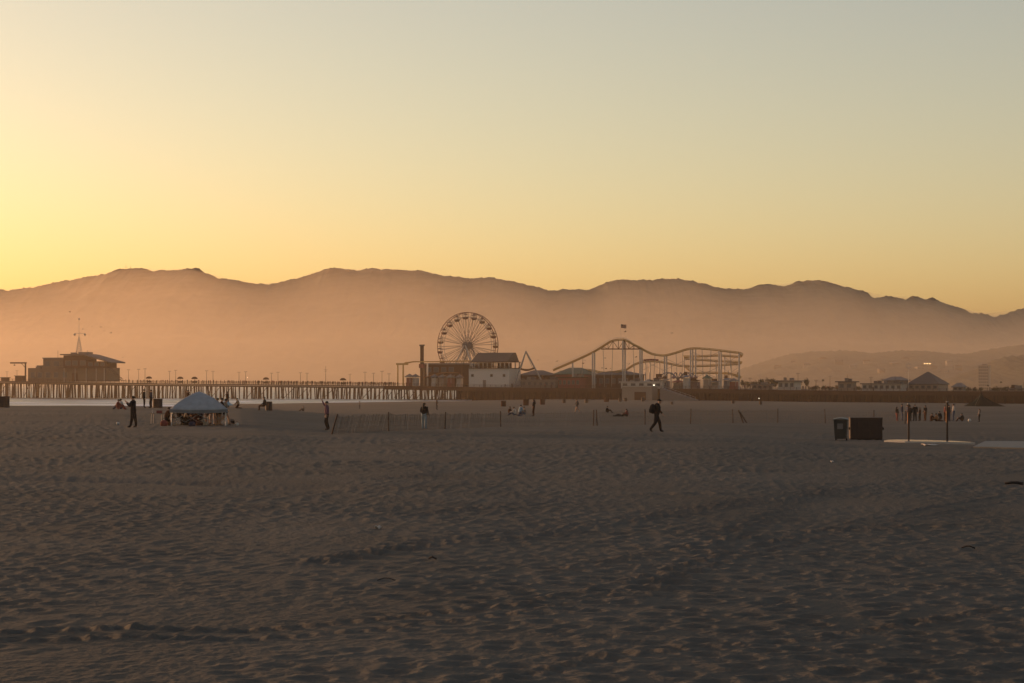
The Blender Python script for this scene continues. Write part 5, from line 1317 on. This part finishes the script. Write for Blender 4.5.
def build_fence():
    """wire-and-slat sand fence: posts by their pixels, slats between them"""
    posts = [(330.5,434.6,414.2,1),(388.5,431.2,412.2,0),(444.7,429,412,0),(500.8,426.6,411.2,0),(593.4,425.8,409.8,0),(597.2,425.8,409.6,0),(645,424.8,409.3,0),(690.3,423.8,408.7,0),(733,423,409.4,0),(777.6,422.8,408.6,0),(825.4,423.4,408.9,0),(874,423.6,410,0),(905,424,411,0)]
    p0 = hit(posts[0][0], posts[0][1])
    r = thing('sand_fence', 'long low slatted sand fence with dark posts running across the middle of the beach', 'fence', p0, 0)
    W = []
    for px, py, top, ln in posts:
        p = hit(px, py); q = p[1]/F; h = (py-top)*q; W.append((p[0]-p0[0], p[1]-p0[1], p[2]-p0[2], h, ln))
    for i, (x, y, z, h, ln) in enumerate(W):
        m = MB(); lx = .42*ln+.03*((i*7) % 5-2); m.bar((x, y, z-.2), (x+lx, y, z+h), .045, 6, r2=.04); m.build('post', M['timber'], r)
    rng = random.Random(5)
    for i in range(len(W)-1):
        a, b = W[i], W[i+1]; L = math.hypot(b[0]-a[0], b[1]-a[1]); n = max(2, int(L/.2)); m = MB(); lean = .22 if i == 0 else .10
        for k in range(1, n):
            t = k/n; x = a[0]+(b[0]-a[0])*t; y = a[1]+(b[1]-a[1])*t; zb = gz(x+p0[0], y+p0[1])-p0[2]
            h = (a[3]*(1-t)+b[3]*t)*.92*rng.uniform(.9, 1.04)
            if rng.random() < .06: continue
            rs = .0115
            dx = lean+rng.uniform(-.03, .03); m.bar((x, y, zb-.05), (x+dx, y, zb+h), rs, 4)
        for hh in (.3, .6, .88):
            m.bar((a[0]+lean*hh, a[1], a[2]+a[3]*hh*.92), (b[0]+lean*hh, b[1], b[2]+b[3]*hh*.92), .008, 4)
        m.build('slat_panel', M['slatw'], r)
    # loose leaning post piece near x=742
    p = hit(743.6, 423); q = p[1]/F; m = MB(); m.bar((0,0,-.05), (-5*q, .1, 13*q), .06, 6); m.bar((.3,0,-.05), (-3.6*q, .1, 11*q), .05, 6)
    o = m.build('fallen_stakes', M['timber']); o.location = p; tag(o, 'two loose stakes leaning together against the sand fence', 'stakes')

# ------------------------------------------------------------------ trees, houses, birds
def build_background():
    rng = random.Random(21); protos = []
    for t in range(4):
        m = MB(); crown_h = 1.0; n = 520 if t < 3 else 300
        lobes = [(rng.uniform(-.3,.3), rng.uniform(-.3,.3), rng.uniform(.55,.85), rng.uniform(.18,.3)) for _ in range(7)]
        for _ in range(n):
            lx, ly, lz, lr = rng.choice(lobes); a = rng.uniform(0, 6.28); b = rng.gauss(0, .6); rr = lr*rng.uniform(.4, 1.05)
            c = (lx+rr*math.cos(a)*math.cos(b), ly+rr*math.sin(a)*math.cos(b), lz+rr*math.sin(b)*.8); s = rng.uniform(.025, .05)
            u = nrm((rng.gauss(0,1), rng.gauss(0,1), rng.gauss(0,1))); v = nrm(crs(u, (rng.gauss(0,1), .3, 1)))
            m.face([tuple(c[k]+u[k]*s for k in range(3)), tuple(c[k]+v[k]*s for k in range(3)), tuple(c[k]-u[k]*s for k in range(3)), tuple(c[k]-v[k]*s for k in range(3))])
        cm = m.mesh('crown', [M['leaf']])
        tm = MB(); tm.bar((0,0,-.05), (0,0,.5), .035, 7, r2=.022)
        for k in range(4):
            lx, ly, lz, lr = lobes[k]; tm.bar((0,0,.38+.03*k), (lx*.8, ly*.8, lz), .018, 5, r2=.006)
        protos.append((cm, tm.mesh('trunk', [M['bark']])))
    pm = MB()   # palm crown: arching fronds
    for k in range(14):
        a = k*.449+.1; dr = rng.uniform(.05, .16)
        pts = [(math.cos(a)*t*.2, math.sin(a)*t*.2, .95+.08*math.sin(t*2.4)-dr*t*t) for t in [i/5 for i in range(6)]]
        for p, q in zip(pts[:-1], pts[1:]):
            nx, ny = -math.sin(a)*.022, math.cos(a)*.022
            pm.face([(p[0]-nx,p[1]-ny,p[2]-.01),(p[0],p[1],p[2]),(q[0],q[1],q[2]),(q[0]-nx,q[1]-ny,q[2]-.01)]); pm.face([(p[0],p[1],p[2]),(p[0]+nx,p[1]+ny,p[2]-.01),(q[0]+nx,q[1]+ny,q[2]-.01),(q[0],q[1],q[2])])
    ptm = MB(); ptm.tube([(0,0,-.05),(.01,0,.3),(.005,.01,.65),(0,0,.95)], .012, 6)
    palm = (pm.mesh('crown', [M['leaf']]), ptm.mesh('trunk', [M['bark']]))
    def tree(px, base, top, Y, wid, label, group, pal=False):
        x = (px-512)/F*Y; z = zz(base, Y); h = (base-top)/F*Y
        r = thing('palm_tree' if pal else 'broadleaf_tree', label, 'tree', (x, Y, z), rng.uniform(0, 6.28), group)
        c, t = palm if pal else protos[rng.randrange(4)]
        for nm, me in (('crown', c), ('trunk', t)):
            o = bpy.data.objects.new(nm, me); C.objects.link(o); o.parent = r
        w = wid/F*Y/.95; r.scale = (w, w, h)
        return r
    for px in range(743, 778, 4): tree(px+rng.uniform(-1,1), 392, 379.5+rng.uniform(-2.5,2.5), pp(px, 60)[1]+rng.uniform(0,20), rng.uniform(5.5,9), 'dark bushy tree right behind the end of the roller coaster', 'trees behind the end of the roller coaster')
    for px in (784, 791, 799, 806): tree(px, 392, 380+rng.uniform(-2,2), pp(px, 62)[1], 7, 'low dark tree beyond the white building with the overhanging roof', 'trees behind the white building')
    for px in range(812, 905, 6): tree(px+rng.uniform(-2,2), 394, 386.8+rng.uniform(-2,1.4), pp(px, 64)[1]+rng.uniform(0,25), rng.uniform(6,10), 'low dark tree showing above the pier between the flat roofed buildings', 'trees above the middle landward pier')
    for px in range(955, 1030, 5): tree(px+rng.uniform(-2,2), 398, 388.2+rng.uniform(-2.4,2), pp(px, 62)[1]+rng.uniform(0,40), rng.uniform(6,11), 'dark round tree in the row right of the pyramid roofed hall', 'trees at the right end of the pier')
    for px, top in ((738, 372.5), (823, 379.5), (988, 385), (1001, 381.5)): tree(px, 394, top, pp(px, 60)[1], 6, 'slender palm tree '+{738:'at the right foot of the roller coaster', 823:'between the lookout hut and the white building', 988:'behind the dark peaked tent', 1001:'right of the dark peaked tent'}[px], 'palm trees behind the pier', True)
    # apartment tower at right
    Y = 2300; x = (984.5-512)/F*Y; z = zz(392, Y); q = Y/F
    r = thing('apartment_tower', 'tall pale apartment tower in the haze above the dark peaked tent', 'building', (x, Y, z), R(-24))
    MB().box(-5.2*q, 5.2*q, -6, 6, -5, 26.6*q).build('wall', M['cream'], r)
    MB().box(-2*q, 2*q, -3, 3, 26.6*q+.01, 28*q).build('roof_house', M['grey'], r)
    windows(r, [(-4.6*q+j*1.9*q, -3.4*q+j*1.9*q, (3+i*3)*q, (4.6+i*3)*q) for i in range(8) for j in range(5)], -6, 'glass', 'grey')
    # hillside houses
    H = [(777,366,6,2.6),(793,361,5,2),(806,363.5,7,2.8),(822,358.5,6,2.4),(838,360,8,3),(852,365,6,2.4),(866,361,7,2.6),(880,369,6,3),(893,363,8,2.6),(905,358.5,5,2),(918,367,7,3),(925.5,362.8,8,2.2),(932,366.5,7,2.6),(943,370,8,3),(948,361,6,2.2),(957,366,7,2.6),(1003,361,8,3),(1014,371,9,3.4)]
    for i, (px, py, w, h) in enumerate(H):
        # find the slope surface under the pixel
        Y = YB-1080
        while Y < YB-10:
            v = (Y-YB+1100)/1100; xx = (px-512)/F*Y; b = bluff_z(xx); zt = -8+(b+8)*v**.8
            if zz(py+h, Y) <= zt: break
            Y += 6
        q = Y/F; r = thing('hillside_house', '', 'house', ((px-512)/F*Y, Y-10, zz(py+h, Y)), R(rng.uniform(-25, 25)), 'houses on the hazy hillside')
        r['label'] = ['pale', 'grey', 'white', 'cream'][i % 4]+' house on the hazy hillside '+['above the trees at the coaster end','high left on the slope','over the white building','on the crest left of the lookout hut','straight above the lookout hut','low, right of the lookout hut','in the middle of the slope','low over the long pale building','above the upper grey storey','on the crest beside the ring topped pole','low behind the pyramid roof','with a row of bright glinting windows','just below the house with glinting windows','low right of the pyramid roof','high right of the house with glinting windows','left of the apartment tower','right of the apartment tower','at the right picture edge'][i]
        MB().box(-w/2*q, w/2*q, -5, 5, -6, h*q).build('wall', M[['weathered','grey','cream','weathered'][i % 4]], r)
        hip(MB(), -w/2*q-.6, w/2*q+.6, -5.6, 5.6, h*q+.01, (h+1.0)*q, w*.2*q).build('roof', M[['brown','dgrey','grey'][i % 3]], r)
        lit = (px == 925.5)  # panes of this house glow to imitate reflected sun
        windows(r, [(-w/2*q+k*w/3*q+.6, -w/2*q+(k+1)*w/3*q-.8, h*q*.4, h*q*.8) for k in range(3)], -5, 'glintwin' if lit else 'glass', 'white')
    # ridge-top aerials
    for px, py, top in ((126, 269.5, 264.8), (130.5, 269, 266)):
        Y = YR; q = Y/F; r = thing('ridge_antenna', 'thin antenna mast on the left mountain top'+(' , taller one' if px < 128 else ' , shorter one'), 'antenna', ((px-512)/F*Y, Y, zz(py+1, Y)), 0)
        MB().bar((0,0,-3), (0,0,(py+1-top)*q), .9, 5, r2=.5).build('mast', M['dark'], r)
        MB().bar((-1.2*q,0,(py-top)*q*.7), (1.2*q,0,(py-top)*q*.7), .5, 5).build('crossbar', M['dark'], r)
    # birds
    bm = {}
    for k, ww in enumerate((.35, -.15, .1)):
        m = MB(); m.ball((0,0,0), .30, .10, .09, 8, 5); m.ball((.3,0,.03), .08, .06, .06, 6, 4)
        m.face([(-.25,-.06,0),(-.25,.06,0),(-.48,.09,.01),(-.48,-.09,.01)])
        for s in (-1, 1):
            m.raw([(.12,0,.03),(-.12,0,.03),(.16,s*.38,.03+ww*.6),(-.10,s*.38,.03+ww*.6),(.0,s*.85,.03+ww*.3)], [(0,1,3,2),(2,3,4)])
        bm[k] = m.mesh('gull', [M['dark']])
    B = [(625.3,331.8,760),(538,360,740),(557,361.2,745),(585,360.2,740),(605,358,730),(602.3,368,730),(606.2,368.8,728),(610.4,368.5,735),(636,357,720),(629,364,726),(92,326.5,860),(101,327,860),(111,333,850),(122.8,357.4,850),(104,331,870),(70,312,860),(83,329,850),(672,333,720),(583,363.5,735),(648,371,700)]
    for i, (px, py, Y) in enumerate(B):
        o = bpy.data.objects.new('gull', bm[i % 3]); C.objects.link(o); o.location = P(px, py, Y); o.rotation_euler = (rng.uniform(-.3,.3), 0, rng.uniform(0, 6.28)); o.scale = (1.25,)*3
        left = px < 200
        tag(o, 'tiny gull in flight around the mast of the pier end building' if left else 'tiny gull in flight around the roller coaster', 'bird', 'gulls over the pier end' if left else 'gulls over the roller coaster')
build_world(); make_mats(); build_ground(); build_sea(); build_mountains(); build_bluff(); build_near_hill(); build_haze()
build_pier(); build_harbour(); build_wheel(); build_midway(); build_coaster(); build_pier_right(); build_lamps_and_crowd()
build_beach(); build_fence(); build_background()
